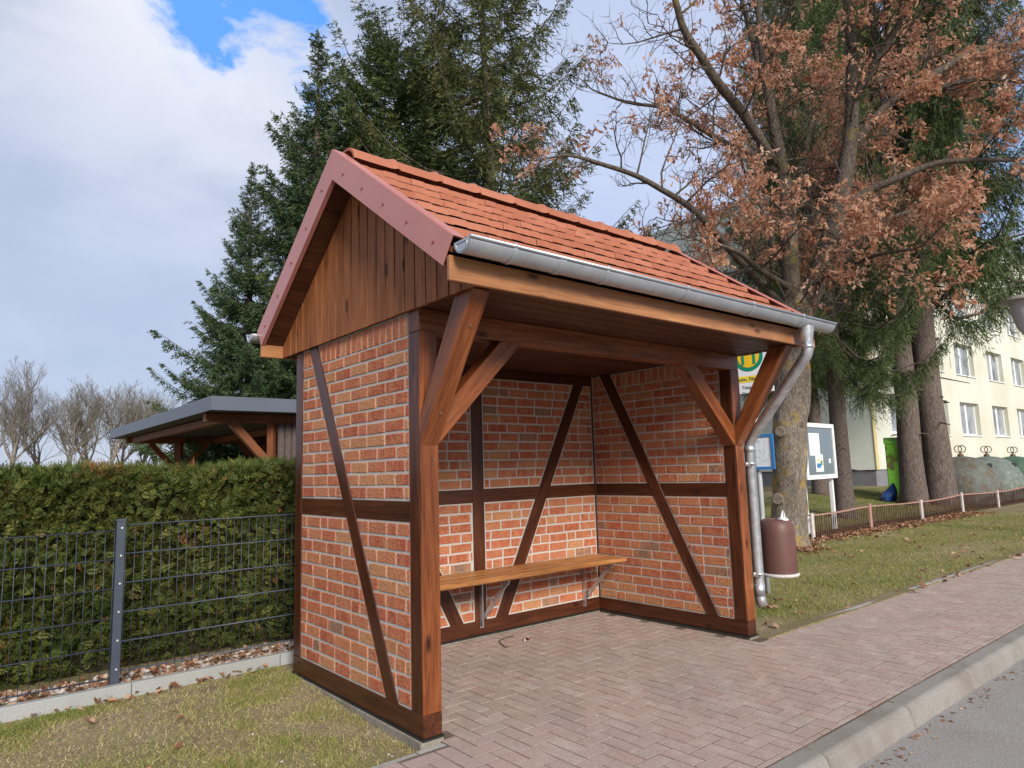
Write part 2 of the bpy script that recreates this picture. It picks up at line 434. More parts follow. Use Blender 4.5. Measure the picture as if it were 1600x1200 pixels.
cloud = wn.mix(wn.math('MULTIPLY', blob(100, 430, .95, .999), .5), cloud, (.46*K, .52*K, .67*K))
cloud = wn.mix(wn.math('MULTIPLY', blob(960, 170, .93, .995), .75), cloud, (.60*K, .68*K, .90*K))
blue = blob(425, 10, .9955, 1.0008); blue2 = blob(1580, 210, .985, .999)
skyc = wn.mix(1., sky.outputs[0], (.9, 1.05, 1.35), 'MULTIPLY')
col = wn.mix(wn.math('MULTIPLY', blue, .9), cloud, (.06*K, .34*K, .95*K))
col = wn.mix(wn.math('MULTIPLY', blue2, .6), col, (.16*K, .36*K, .80*K))
col = wn.mix(.10, col, skyc)
wn.l(col, bg.inputs['Color']); bg.inputs['Strength'].default_value = .1

sd = bpy.data.lights.new('sun', 'SUN'); sd.energy = 3.0; sd.angle = math.radians(18); sd.color = (1., .93, .83)
so = bpy.data.objects.new('sun', sd); COL.objects.link(so)
so.rotation_euler = (-SUN_DIR).to_track_quat('-Z', 'Y').to_euler(); so.location = (4, -12, 14)

cd = bpy.data.cameras.new('camera'); cd.sensor_width = 36; cd.lens = 36*FPX/1600; cd.clip_end = 2000; cd.clip_start = .05
co_ = bpy.data.objects.new('camera', cd); COL.objects.link(co_)
Mc = Matrix((RT, UP, -FW)).transposed().to_4x4(); Mc.translation = CAM
co_.matrix_world = Mc; sc.camera = co_
sc.view_settings.view_transform = 'Standard'; sc.view_settings.look = 'None'; sc.view_settings.exposure = .75

# ------------------------------------------------------------------ the shelter
W_, D_, P_ = 3.244, 1.771, .12
TB = .107                                    # thickness of the rear wall
ZS, ZR0, ZR1, ZK = .117, 1.127, 1.246, 1.557
ZPB, ZPT, ZC = 2.2115, 2.345, 2.347          # plate bottom, plate top, ceiling
ZBP = 2.251
PAVE = -.03
yb = D_-TB; xr = W_-P_
sh = thing('bus_shelter', 'timber-framed brick bus shelter with red tiled gable roof and open front', 'bus shelter', (0, 0, 0))

def timber(name, poly, ext, axis, mat='walnut', parent=None, bevel=.004, rnd=None):
    mb = MB().prism(poly, ext)
    return mb.build(name, M[mat], parent or sh, axis=axis, normal=ext, bevel=bevel)

# posts
for x0 in (0, xr):
    pst = timber('post', [(x0, .012, ZS), (x0+P_, .012, ZS), (x0+P_, P_, ZS), (x0, P_, ZS)], (0, 0, ZPB-ZS), (0, 0, 1))
    timber('front_layer', [(x0+.0005, 0, ZS+.001), (x0+P_-.0005, 0, ZS+.001), (x0+P_-.0005, .0118, ZS+.001), (x0+.0005, .0118, ZS+.001)], (0, 0, ZPB-ZS-.002), (0, 0, 1), 'mid', pst, .002)  # added thin layer: lighter tone on the post's front face only
    timber('post', [(x0, D_-P_, ZS), (x0+P_, D_-P_, ZS), (x0+P_, D_, ZS), (x0, D_, ZS)], (0, 0, ZC-.004-ZS), (0, 0, 1))
# sills
for x0 in (0, xr):
    timber('sill_beam', [(x0, -.001, 0), (x0+P_, -.001, 0), (x0+P_, -.001, ZS), (x0, -.001, ZS)], (0, D_+.002, 0), (0, 1, 0))
timber('sill_beam', [(P_, yb, 0), (P_, D_, 0), (P_, D_, ZS), (P_, yb, ZS)], (xr-P_, 0, 0), (1, 0, 0))
# rails
for x0 in (0, xr):
    timber('rail', [(x0+.003, P_, ZR0), (x0+P_-.003, P_, ZR0), (x0+P_-.003, P_, ZR1), (x0+.003, P_, ZR1)], (0, D_-2*P_, 0), (0, 1, 0))
timber('rail', [(P_, yb+.003, ZR0), (P_, D_-.003, ZR0), (P_, D_-.003, ZR1), (P_, yb+.003, ZR1)], (xr-P_, 0, 0), (1, 0, 0))
# plates
timber('plate_beam', [(0, 0, ZPB), (0, P_, ZPB), (0, P_, ZPT), (0, 0, ZPT)], (W_, 0, 0), (1, 0, 0), 'mid')
timber('plate_beam', [(P_, yb, ZBP), (P_, D_, ZBP), (P_, D_, ZC-.004), (P_, yb, ZC-.004)], (xr-P_, 0, 0), (1, 0, 0))
# rear wall mullion and diagonals
XM0, XM1 = 1.572, 1.70
timber('mullion', [(XM0, yb+.001, ZS), (XM1, yb+.001, ZS), (XM1, D_-.001, ZS), (XM0, D_-.001, ZS)], (0, 0, ZBP-ZS), (0, 0, 1))
DB = [((1.800, ZS), (1.945, ZS), (3.016, ZBP), (2.876, ZBP)), ((1.315, ZS), (1.452, ZS), (.385, ZBP), (.245, ZBP))]
for q in DB:
    a = V3((q[3][0]-q[0][0], 0, q[3][1]-q[0][1]))
    timber('diagonal_strut', [(u, yb-.001, z) for u, z in q], (0, TB+.002, 0), a)
DL = ((.268, ZS), (.400, ZS), (1.53, ZC-.005), (1.395, ZC-.005))        # (y, z) in both side walls
for x0 in (0, xr):
    timber('diagonal_strut', [(x0-.001, u, z) for u, z in DL], (P_+.002, 0, 0), (0, DL[3][0]-DL[0][0], DL[3][1]-DL[0][1]))
# front braces
BZ = ZC-.003
def brace(poly, ext, axis): timber('brace', poly, ext, axis, 'mid')
for x0 in (0.002, xr+.002):
    brace([(x0, 0.0, ZK-.002), (x0, 0.0, ZK+.17), (x0, -.362, BZ), (x0, -.522, BZ)], (P_-.004, 0, 0), (0, -.52, .79))
for x0, s in ((P_, 1), (xr, -1)):
    brace([(x0, .004, ZK), (x0+s*.655, .004, ZPB), (x0+s*.485, .004, ZPB), (x0, .004, ZK+.165)], (0, P_-.008, 0), (s*.65, 0, .65))

# ---- brick infill
def clip(poly, a, b, c):                       # keep a*u+b*v <= c
    o = []
    for i in range(len(poly)):
        p, q = poly[i], poly[(i+1) % len(poly)]
        dp, dq = a*p[0]+b*p[1]-c, a*q[0]+b*q[1]-c
        if dp <= 0: o.append(p)
        if (dp < 0) != (dq < 0) and abs(dp-dq) > 1e-12:
            k = dp/(dp-dq); o.append((p[0]+(q[0]-p[0])*k, p[1]+(q[1]-p[1])*k))
    return o
def area(p): return .5*sum(p[i][0]*p[(i+1) % len(p)][1]-p[(i+1) % len(p)][0]*p[i][1] for i in range(len(p)))
def inset(poly, d):
    if area(poly) < 0: poly = poly[::-1]
    o = list(poly)
    for i in range(len(poly)):
        p, q = poly[i], poly[(i+1) % len(poly)]
        ex, ey = q[0]-p[0], q[1]-p[1]; L = math.hypot(ex, ey)
        if L < 1e-6: continue
        nx, ny = ey/L, -ex/L
        o = clip(o, nx, ny, nx*p[0]+ny*p[1]-d)
        if len(o) < 3: return []
    return o
rb = random.Random(3)
def brick_shape(mb, rect, panel, to3, nrm):
    o = rect
    for i in range(len(panel)):
        p, q = panel[i], panel[(i+1) % len(panel)]
        ex, ey = q[0]-p[0], q[1]-p[1]; L = math.hypot(ex, ey)
        nx, ny = ey/L, -ex/L
        o = clip(o, nx, ny, nx*p[0]+ny*p[1])
        if len(o) < 3: return
    if abs(area(o)) < 4e-4: return
    i1 = inset(o, .0035)
    if len(i1) != len(o): i1 = inset(o, .0015)
    r = rb.random()
    h = .006+rb.uniform(-.0012, .0012)
    o = o if area(o) > 0 else o[::-1]
    if len(i1) == len(o):
        # order the inset polygon to match
        k = min(range(len(o)), key=lambda s: sum((i1[(j+s) % len(o)][0]-o[j][0])**2+(i1[(j+s) % len(o)][1]-o[j][1])**2 for j in range(len(o))))
        i1 = [i1[(j+k) % len(o)] for j in range(len(o))]
        top = [(u+rb.uniform(-.001, .001), v+rb.uniform(-.001, .001)) for u, v in i1]
    else: top = o
    n = len(o)
    vs = [to3(u, v) for u, v in o]+[to3(u, v)+nrm*(h+rb.uniform(-.0006, .0006)) for u, v in top]
    fs = [tuple(range(n, 2*n))]+[(i, (i+1) % n, (i+1) % n+n, i+n) for i in range(n)]
    mb.add(vs, fs, r)
def brick_wall(panels, base, uax, nrm, thick, flip):
    """panels: (polygon in (u, z), z origin, course height, soldier start or None)"""
    base, uax, nrm = V3(base), V3(uax), V3(nrm)
    for poly, z0, ch, sold in panels:
        br = MB()
        if area(poly) < 0: poly = poly[::-1]
        br.prism([base+uax*u+V3((0,0,z))-nrm*.007 for u, z in poly], -nrm*(thick-.014), 0., 1)
        inn = inset(poly, .011)
        for side in (0, 1):
            def to3(u, v, side=side):
                return base+uax*u+V3((0,0,v))-nrm*(.008 if side == 0 else thick-.008)
            nn = nrm if side == 0 else -nrm
            us = [p[0] for p in inn]; zs = [p[1] for p in inn]
            k = 0; z = z0
            while z < max(zs):
                if sold and z > sold-.02: break
                off = (-.115 if k % 2 else 0)+rb.uniform(-.012, .012)
                u = -.3+off+.011
                while u < max(us):
                    L = .216+rb.uniform(-.006, .004)
                    if rb.random() < .1: L = .104
                    ja, jb = rb.uniform(-.0022, .0022), rb.uniform(-.0022, .0022)
                    brick_shape(br, [(u, z+.0125+ja), (u+L, z+.0125+jb), (u+L, z+ch-.0022+jb), (u, z+ch-.0022+ja)], inn, to3, nn)
                    u += L+.0145
                z += ch; k += 1
            if sold:
                u = min(us)-.05
                while u < max(us):
                    brick_shape(br, [(u, sold+.009), (u+.066, sold+.009), (u+.066, max(zs)+.01), (u, max(zs)+.01)], inn, to3, nn)
                    u += .078
        br.build('brick_panel', [M['brick'], M['mortar']], sh)
y0, y1 = P_, D_-P_
def dl(z, side):                                # y of the left / right edge of the side-wall diagonal
    a, b = ((0, 3), (1, 2))[side]; k = (z-ZS)/(DL[a][1]*0+DL[b][1]-ZS)
    return DL[a][0]+(DL[b][0]-DL[a][0])*k if side == 1 else DL[0][0]+(DL[3][0]-DL[0][0])*k
def dl0(z): return DL[0][0]+(DL[3][0]-DL[0][0])*(z-ZS)/(DL[3][1]-ZS)
def dl1(z): return DL[1][0]+(DL[2][0]-DL[1][0])*(z-ZS)/(DL[2][1]-ZS)
ZT = ZC-.005
CH0 = (ZR0-ZS-.009)/12; SOLD = 2.196; CH1 = (SOLD-ZR1)/12
side = [([(y0, ZS), (dl0(ZS), ZS), (dl0(ZR0), ZR0), (y0, ZR0)], ZS, CH0, None),
        ([(dl1(ZS), ZS), (y1, ZS), (y1, ZR0), (dl1(ZR0), ZR0)], ZS, CH0, None),
        ([(y0, ZR1), (dl0(ZR1), ZR1), (dl0(ZT), ZT), (y0, ZT)], ZR1, CH1, SOLD),
        ([(dl1(ZR1), ZR1), (y1, ZR1), (y1, ZT), (dl1(ZT), ZT)], ZR1, CH1, SOLD)]
brick_wall(side, (0, 0, 0), (0, 1, 0), (-1, 0, 0), P_, 0)
brick_wall(side, (W_, 0, 0), (0, 1, 0), (1, 0, 0), P_, 0)
def lx(q, i, j, z): return q[i][0]+(q[j][0]-q[i][0])*(z-q[i][1])/(q[j][1]-q[i][1])
R_, L_ = DB; x0, x1 = P_, xr
CB = (ZBP-ZR1-.004)/12
back = []
for za, zb, ch in ((ZS, ZR0, CH0), (ZR1, ZBP, CB)):
    back += [([(XM1, za), (lx(R_,0,3,za), za), (lx(R_,0,3,zb), zb), (XM1, zb)], za, ch, None),
             ([(lx(R_,1,2,za), za), (x1, za), (x1, zb), (lx(R_,1,2,zb), zb)], za, ch, None),
             ([(lx(L_,1,2,za), za), (XM0, za), (XM0, zb), (lx(L_,1,2,zb), zb)], za, ch, None),
             ([(x0, za), (lx(L_,0,3,za), za), (lx(L_,0,3,zb), zb), (x0, zb)], za, ch, None)]
brick_wall(back, (0, yb, 0), (1, 0, 0), (0, -1, 0), TB, 0)

# ---- footings
fo = MB()
fo.box((-.025, -.01, -.35), (P_+.0, D_+.02, -.012)); fo.box((xr+.01, -.005, -.35), (W_+.02, D_+.02, -.012)); fo.box((P_+.002, yb+.01, -.35), (xr+.008, D_+.018, -.013))
fo.build('footing', M['footing'], sh)
me_ = MB()
me_.box((-.008, -.012, -.0115), (P_+.006, D_+.01, -.0015)); me_.box((xr-.006, -.012, -.0115), (W_+.008, D_+.01, -.0015)); me_.box((P_+.008, yb-.006, -.0115), (xr-.008, D_+.008, -.0015))
me_.build('damp_proof_membrane', M['membrane'], sh)

# ---- ceiling, gable boards
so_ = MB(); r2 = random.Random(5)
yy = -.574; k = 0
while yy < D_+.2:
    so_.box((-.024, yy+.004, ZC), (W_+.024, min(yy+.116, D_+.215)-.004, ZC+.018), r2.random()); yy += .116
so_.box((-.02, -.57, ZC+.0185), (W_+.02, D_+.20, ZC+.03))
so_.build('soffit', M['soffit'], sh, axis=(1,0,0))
YR, ZRG = .72, 3.525; SL = .722                     # ridge line and slope of the roof surface
def roof_z(y, off=0.): return ZRG-SL*abs(y-YR)-off
for xg, s in ((-.028, 1), (W_+.028, -1)):
    mb = MB(); y = -.575
    while y < D_+.21:
        ya, yc = y+.0065, min(y+.114, D_+.212)-.0065
        zb = ZC-.010+r2.uniform(-.001, .001)
        top = [roof_z(ya, .187), roof_z(yc, .187)]
        if min(top) > zb+.01:
            poly = [(xg, ya, zb), (xg, yc, zb), (xg, yc, top[1])]
            if ya < YR < yc: poly.append((xg, YR, roof_z(YR, .187)))
            poly.append((xg, ya, top[0]))
            mb.prism([(p[0]+r2.uniform(0, .0008), p[1], p[2]) for p in poly], (s*.02, 0, 0), r2.random())
        y += .114
    yl, yh = -.56, D_+.2
    xi = xg+s*.0205
    mb.prism([(xi, yl, ZC+.032), (xi, yh, ZC+.032), (xi, yh, roof_z(yh, .19)), (xi, YR, roof_z(YR, .19)), (xi, yl, roof_z(yl, .19))], (s*.008, 0, 0), .5, 1)
    mb.build('gable_cladding', [M['board'], M['membrane']], sh, axis=(0,0,1), normal=(1,0,0))
# fascias
XA, XB = -.2, W_+.2
timber('fascia_board', [(XA+.004, -.602, ZC-.014), (XA+.004, -.577, ZC-.014), (XA+.004, -.577, ZC+.115), (XA+.004, -.602, ZC+.115)], (XB-XA-.008, 0, 0), (1,0,0), 'larch')
timber('fascia_board', [(XA+.004, D_+.216, ZC-.014), (XA+.004, D_+.241, ZC-.014), (XA+.004, D_+.241, ZC+.115), (XA+.004, D_+.216, ZC+.115)], (XB-XA-.008, 0, 0), (1,0,0), 'larch')
# ---- roof: deck, tiles, ridge, verges
YF, YB_ = -.655, 2.095
c_, s_ = 1/math.hypot(1, SL), SL/math.hypot(1, SL)
deck = MB()
for ye, sg in ((-.57, -1), (D_+.21, 1)):
    for xa, xb in ((XA+.01, XB-.01),):
        n = 11
        for i in range(n):
            a = YR+(ye-YR)*i/n; b = YR+(ye-YR)*(i+.985)/n
            deck.prism([(xa, a, roof_z(a, .155)), (xa, b, roof_z(b, .155)), (xa, b, roof_z(b, .182)), (xa, a, roof_z(a, .182))], (xb-xa, 0, 0), r2.random())
for sg, ye in ((-1, -.60), (1, D_+.23)):         # underlay between deck and tiles
    deck.prism([(XA+.012, YR, roof_z(YR, .07)), (XA+.012, ye, roof_z(ye, .07)), (XA+.012, ye, roof_z(ye, .095)), (XA+.012, YR, roof_z(YR, .095))], (XB-XA-.024, 0, 0), .3)
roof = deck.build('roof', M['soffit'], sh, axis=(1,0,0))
tl = MB(); TW = .2285; nco = 7
XT0 = XA+.05; nt = 17; TW = (XB-.05-XT0)/nt
prof = [(0, .0), (.03, .0), (.055, .0045), (.10, .005), (.40, .005), (.46, .0045), (.50, .0005), (.55, .0), (.74, .0015), (.95, .0), (1., .0)]
for ye, sg in ((YF, -1), (YB_, 1)):
    cl = abs(ye-YR-sg*.02)/nco
    for c in range(nco):
        for k in range(nt+c % 2):
            r = r2.random(); dx, dz = r2.uniform(-.003, .003), r2.uniform(-.002, .002)
            ylo = ye-sg*cl*c; yhi = ylo-sg*(cl+.012)
            for q in range(len(prof)-1):
                (u0, h0), (u1, h1) = prof[q], prof[q+1]
                xa, xb = [min(XB-.03, max(XA+.03, XT0+(k+u-.5*(c % 2))*TW+dx)) for u in (u0, u1)]
                base = -.066
                lo0, lo1 = roof_z(ylo)+base+.062+h0+dz, roof_z(ylo)+base+.062+h1+dz
                hi0, hi1 = roof_z(yhi)+base+.006+h0*.7, roof_z(yhi)+base+.006+h1*.7
                tl.add([(xa, ylo, lo0), (xb, ylo, lo1), (xb, yhi, hi1), (xa, yhi, hi0), (xa, ylo+sg*.004, lo0-.040-h0*.2), (xb, ylo+sg*.004, lo1-.040-h1*.2)],
                       [(0, 1, 2, 3) if sg < 0 else (3, 2, 1, 0), (4, 5, 1, 0) if sg < 0 else (0, 1, 5, 4)], r, 0, q not in (0,))
tl.build('tile_covering', M['tile'], roof)
# ridge tiles
nr = 10; RL = (XB-XA-.19)/nr
for k in range(nr):
    xs = XA+.095+k*RL; mb = MB(); n = 14
    sec = [(0., .115, 0.), (.02, .117, .001), (.35, .115, 0), (.78, .113, 0), (.86, .115, .002), (.92, .119, .007), (.95, .120, .008), (1.0, .116, .002), (1.05, .113, .0)]
    vs = []; fs = []
    for t_, r, up in sec:
        for i in range(n+1):
            an = math.radians(8+164*i/n)
            vs.append((xs+t_*RL, YR+r*math.cos(an)*1.12, ZRG-.092+up+r*math.sin(an)*1.08))
    for a in range(len(sec)-1):
        for i in range(n): fs.append((a*(n+1)+i, (a+1)*(n+1)+i, (a+1)*(n+1)+i+1, a*(n+1)+i+1))
    mb.add(vs, fs, r2.random(), 0, True)
    for i in range(n):   # front rim thickness
        a, b = V3(vs[i]), V3(vs[i+1]); c = V3((a.x, YR+(a.y-YR)*.86, ZRG-.092+(a.z-ZRG+.092)*.86)); d = V3((b.x, YR+(b.y-YR)*.86, ZRG-.092+(b.z-ZRG+.092)*.86))
        mb.add([a, b, d, c], [(0, 1, 2, 3)], .2)
    mb.build('ridge_tile', M['tile'], roof, axis=(1,0,0))
# verge trims: one folded sheet per slope and gable, with its screws
for xe, sx in ((XA, 1), (XB, -1)):
    for ye, sg in ((-.637, -1), (2.077, 1)):
        mb = MB()
        nrm = V3((0, -sg*-s_*-1, c_)); nrm = V3((0, sg*s_, c_))
        top_r = V3((xe, YR, ZRG+.004)); top_e = V3((xe, ye, roof_z(ye)+.004))
        low_r = V3((xe, YR, ZRG-.205)); low_e = top_e - V3((0, sg*s_, c_))*.158
        off = sg*.0012
        sheet = [top_r+V3((0,off,0)), top_e, low_e, low_r+V3((0,off,0))]
        mb.prism(sheet, (sx*.006, 0, 0))
        fl = [top_r+V3((sx*.006, off, .0)), top_e+V3((sx*.006, 0, 0)), top_e+V3((sx*.088, 0, -.006)), top_r+V3((sx*.088, off, -.006))]
        mb.prism(fl, nrm*.003)
        lip = [low_r+V3((sx*.0065, off, .001)), low_e+V3((sx*.0065, 0, .001)), low_e+V3((sx*.03, 0, .001)), low_r+V3((sx*.03, off, .001))]
        mb.prism(lip, nrm*.002)
        for k in range(5):
            f = (k+.62)/5.1
            c = (top_r.lerp(top_e, f)+low_r.lerp(low_e, f))/2 - V3((sx*.001, 0, 0)) - V3((0,0,.012))
            mb.tube([c, c-V3((sx*.003,0,0)), c-V3((sx*.006,0,0))], [.0085, .0085, .0045], 8, 0, 1)
        mb.build('verge_trim', [M['verge'], M['screw']], roof)

# ---- gutters
def gutter(yc, zc, xa, xb, sg):
    mb = MB(); R = .066; n = 12; vs = []; fs = []
    for x in (xa, xb):
        for i in range(n+1):
            an = math.pi*i/n
            vs.append((x, yc-sg*R*math.cos(an)*-1, zc-R*math.sin(an)))
        for i in range(n+1):
            an = math.pi*(n-i)/n
            vs.append((x, yc+sg*(R-.003)*math.cos(an), zc-(R-.003)*math.sin(an)))
    m2 = 2*(n+1)
    for i in range(m2): fs.append((i, (i+1) % m2, (i+1) % m2+m2, i+m2))
    mb.add(vs, fs, 0, 0, True)
    mb.tube([(xa, yc+sg*(R+.004), zc+.002), (xb, yc+sg*(R+.004), zc+.002)], .0095, 8)
    for x, e in ((xa, .004), (xb, -.004)):
        poly = [(x, yc+R*math.cos(math.pi*i/n), zc-R*math.sin(math.pi*i/n)) for i in range(n+1)]
        mb.prism(poly, (e, 0, 0))
        q = [(x-e*.4, yc+.7*R*math.cos(math.pi*i/n), zc-.012-.7*R*math.sin(math.pi*i/n)) for i in range(n+1)]
        mb.tube(q+[q[0]], .003, 5, cap=False)
    g = mb.build('gutter', M['zinc'], sh)
    return g
GY, GZ = -.692, 2.513
g1 = gutter(GY, GZ, -.185, 3.50, -1)
for x in (.10, .78, 1.52, 2.28, 2.98):
    mb = MB(); R = .0685
    pts = [(x, GY-R*math.cos(math.pi*i/12), GZ-R*math.sin(math.pi*i/12)) for i in range(13)]
    for i in range(12):
        a, b = V3(pts[i]), V3(pts[i+1]); mb.beam(a, b+(b-a)*.15, .024, .004, V3((0, a.y-GY, a.z-GZ)))
    mb.tube([(x, GY-R-.006, GZ-.004), (x, GY-R-.002, GZ+.014), (x, GY-R+.03, GZ+.012)], .008, 6)
    mb.build('gutter_bracket', M['zinc'], g1)
mb = MB(); mb.tube([(.44, GY, GZ-.0), (.441, GY, GZ)], .02, 6)
mb = MB(); R = .0675
for i in range(12):
    a = V3((.43, GY-R*math.cos(math.pi*i/12), GZ-R*math.sin(math.pi*i/12))); b = V3((.43, GY-R*math.cos(math.pi*(i+1)/12), GZ-R*math.sin(math.pi*(i+1)/12)))
    mb.beam(a, b+(b-a)*.1, .05, .003, V3((0, a.y-GY, a.z-GZ)))
mb.build('gutter_joint', M['zinc'], g1)
gutter(2.135, 2.53, -.24, 3.46, 1)
# downpipe
dp = MB()
OX = 3.125
dp.lathe([(.06, .0), (.058, -.03), (.045, -.10), (.041, -.13), (.041, -.15)], (OX, GY, GZ-.05), 18)
dp.tube([(OX, GY, GZ-.17), (OX, GY, GZ-.235), (OX+.003, GY+.015, GZ-.275), (OX+.012, GY+.06, GZ-.325), (3.30, -.075, 1.655), (3.308, -.03, 1.60), (3.31, -.012, 1.545), (3.31, -.012, .345), (3.311, -.014, .27), (3.314, -.03, .215)], .0445, 16)
dp.tube([(3.31, -.012, 1.50), (3.31, -.012, 1.555)], .0465, 16); dp.tube([(3.31, -.012, .30), (3.31, -.012, .40)], .0465, 16)
dp.tube([(OX, GY, GZ-.19), (OX, GY, GZ-.23)], .0465, 16)
dpo = dp.build('downpipe', M['galv'], sh)
for z in (1.40, .48):
    mb = MB(); mb.tube([(3.31, -.012, z-.012), (3.31, -.012, z+.012)], .0475, 18)
    mb.beam((3.262, -.012, z), (3.235, -.012, z), .008, .03); mb.tube([(3.262, -.03, z), (3.262, -.085, z)], .005, 6); mb.beam((3.262, -.02, z-.012), (3.262, -.062, z-.012), .01, .024)
    mb.build('pipe_clamp', M['galv'], dpo)

# ---- bench
bench = MB(); BZ0, BZ1 = .508, .552
sl = [(1.200, 1.280), (1.317, 1.397), (1.434, 1.514), (1.551, 1.630)]
b0 = MB().box((.14, sl[0][0], BZ0), (3.045, sl[0][1], BZ1)).build('bench', M['bench'], sh, axis=(1,0,0), bevel=.009)
for a, b in sl[1:]:
    MB().box((.14, a, BZ0), (3.045, b, BZ1)).build('seat_slat', M['bench'], b0, axis=(1,0,0), bevel=.009)
for xb_ in (.36, 1.637, 2.905):
    mb = MB()
    mb.box((xb_-.02, yb-.008, .055), (xb_+.02, yb-.003, BZ0-.002)); mb.box((xb_-.02, yb-.046, .075), (xb_-.015, yb-.0085, BZ0-.002))
    mb.box((xb_-.02, 1.25, BZ0-.008), (xb_+.02, yb-.009, BZ0-.002)); mb.box((xb_-.02, 1.25, BZ0-.045), (xb_-.015, yb-.047, BZ0-.0085))
    mb.beam((xb_+.004, yb-.022, .14), (xb_+.004, 1.29, BZ0-.02), .035, .006, (1,0,0)); mb.beam((xb_+.020, yb-.026, .14), (xb_+.020, 1.294, BZ0-.02), .006, .035, (1,0,0))
    mb.tube([(xb_, yb-.012, .072), (xb_, yb-.0085, .072)], .009, 8)
    mb.build('bench_bracket', M['galv'], b0)
# coach bolts through posts and braces
for bx in (0.002, xr+.002):
    nb2 = V3((0, -.83, -.555)).normalized()
    for f_ in (.22, .78):
        c = V3((bx+.062, 0, ZK-.002)).lerp(V3((bx+.062, -.522, BZ)), f_)
        MB().tube([c-nb2*.004, c+nb2*.005], .0095, 10).build('bolt', M['rust'], sh)
    c = V3((bx+.09, 0, 1.475)); MB().tube([c+V3((0, .004, 0)), c-V3((0, .004, 0))], .008, 10).build('bolt', M['rust'], sh)

# ------------------------------------------------------------------ ground, paving, kerb, road
def sm(a, b, x):
    t_ = min(1, max(0, (x-a)/(b-a))); return t_*t_*(3-2*t_)
PATH_Y = -.075                                   # north edge of the pavement
def ground_z(x, y):
    z = -.02 + .10*max(0., y-3.9) if x > 6 else -.02
    if x > 6: z = -.02 + min(.44, .10*max(0., y-3.9))
    if x < .2:                                    # the worn corner beside the shelter falls towards the pavement
        z = -.062+.05*sm(-.1, 1.9, y)
        if y > 2.06: z = .03
    elif x < 6 and y > 2.06: z = -.01
    if -.02 < x < W_+.0 and y < D_: z = -.32
    if y < PATH_Y-.03: z = -.45
    if x > W_ and y > PATH_Y-.01: z -= .04*math.exp(-max(0., y-PATH_Y-.05)/.14)
    return z + .012*mnoise.noise(V3((x*.9, y*.9, 0)))*(1 if z > -.2 else 0)
xs = [-300, -120, -60, -30, -15]+[-8+.35*i for i in range(23)]+[-.021, -.019, .1, .5, 1, 2, 3, W_-.001, W_+.001]+[3.4+.4*i for i in range(60)]+[28, 30, 34, 40, 60, 100, 200, 400]
ys = [-300, -60, -20, -6, -2, -.5, PATH_Y-.031, PATH_Y-.029]+[.1+.25*i for i in range(7)]+[D_-.001, D_+.001, 2.059, 2.061, 2.3, 2.7, 3.2, 3.7]+[3.9+.4*i for i in range(13)]+[10, 14, 20, 30, 60, 120, 400]
gv = [(x, y, ground_z(x, y)) for y in ys for x in xs]; nx = len(xs)
gf = [(j*nx+i, j*nx+i+1, (j+1)*nx+i+1, (j+1)*nx+i) for j in range(len(ys)-1) for i in range(nx-1)]
g = MB(); g.add(gv, gf, 0, 0, False)
tag(g.build('ground', M['soil'], None, origin=(0,0,0)), kind='structure')

# pavement: sand bed and herringbone blocks
sb = MB().add([(-9, -1.40, -.0325), (40, -1.40, -.0325), (40, PATH_Y, -.0325), (-9, PATH_Y, -.0325)], [(0,1,2,3)])
sb.add([(.1, PATH_Y+.001, -.0325), (W_, PATH_Y+.001, -.0325), (W_, 1.70, -.0325), (.1, 1.70, -.0325)], [(0,1,2,3)])
tag(sb.build('pavement_bed', M['joint_sand'], None, origin=(0,0,0)), kind='structure')
pv = MB(); S = .1015; rp = random.Random(11)
def paver(x0, y0, x1, y1):
    g_ = .0036
    cx, cy = (x0+x1)/2, (y0+y1)/2
    if not (-3.2 < cx < 22): return
    inside = cy > PATH_Y-.0
    lo = (P_+.004 if inside else -4, -1.355); hi = (xr-.004 if inside else 30, yb-.006 if P_ < cx < xr else PATH_Y-.003)
    if inside and not (P_ < cx < xr): return
    x0, y0, x1, y1 = max(x0, lo[0]), max(y0, lo[1]), min(x1, hi[0]), min(y1, hi[1])
    if x1-x0 < .02 or y1-y0 < .02: return
    x0 += g_; y0 += g_; x1 -= g_; y1 -= g_
    h = PAVE+rp.uniform(-.0008, .0008); tx, ty = rp.uniform(-.0008, .0008), rp.uniform(-.0008, .0008)
    jt = [(x0+rp.uniform(0, .0014), y0+rp.uniform(0, .0014)), (x1-rp.uniform(0, .0014), y0+rp.uniform(0, .0014)), (x1-rp.uniform(0, .0014), y1-rp.uniform(0, .0014)), (x0+rp.uniform(0, .0014), y1-rp.uniform(0, .0014))]
    hz = [h-tx-ty, h+tx-ty, h+tx+ty, h-tx+ty]
    pv.add([(x, y, hz[i]) for i, (x, y) in enumerate(jt)]+[(x, y, -.05) for x, y in jt],
           [(0,1,2,3), (4,5,1,0), (5,6,2,1), (6,7,3,2), (7,4,0,3)], rp.random())
for j in range(-16, 20):
    for i in range(-36, 222):
        c = (i-j) % 4
        if c == 0: paver(i*S, j*S, (i+2)*S, (j+1)*S)
        elif c == 3: paver(i*S, j*S, (i+1)*S, (j+2)*S)
tag(pv.build('pavement', M['paver'], None, origin=(0,0,0)), kind='structure')
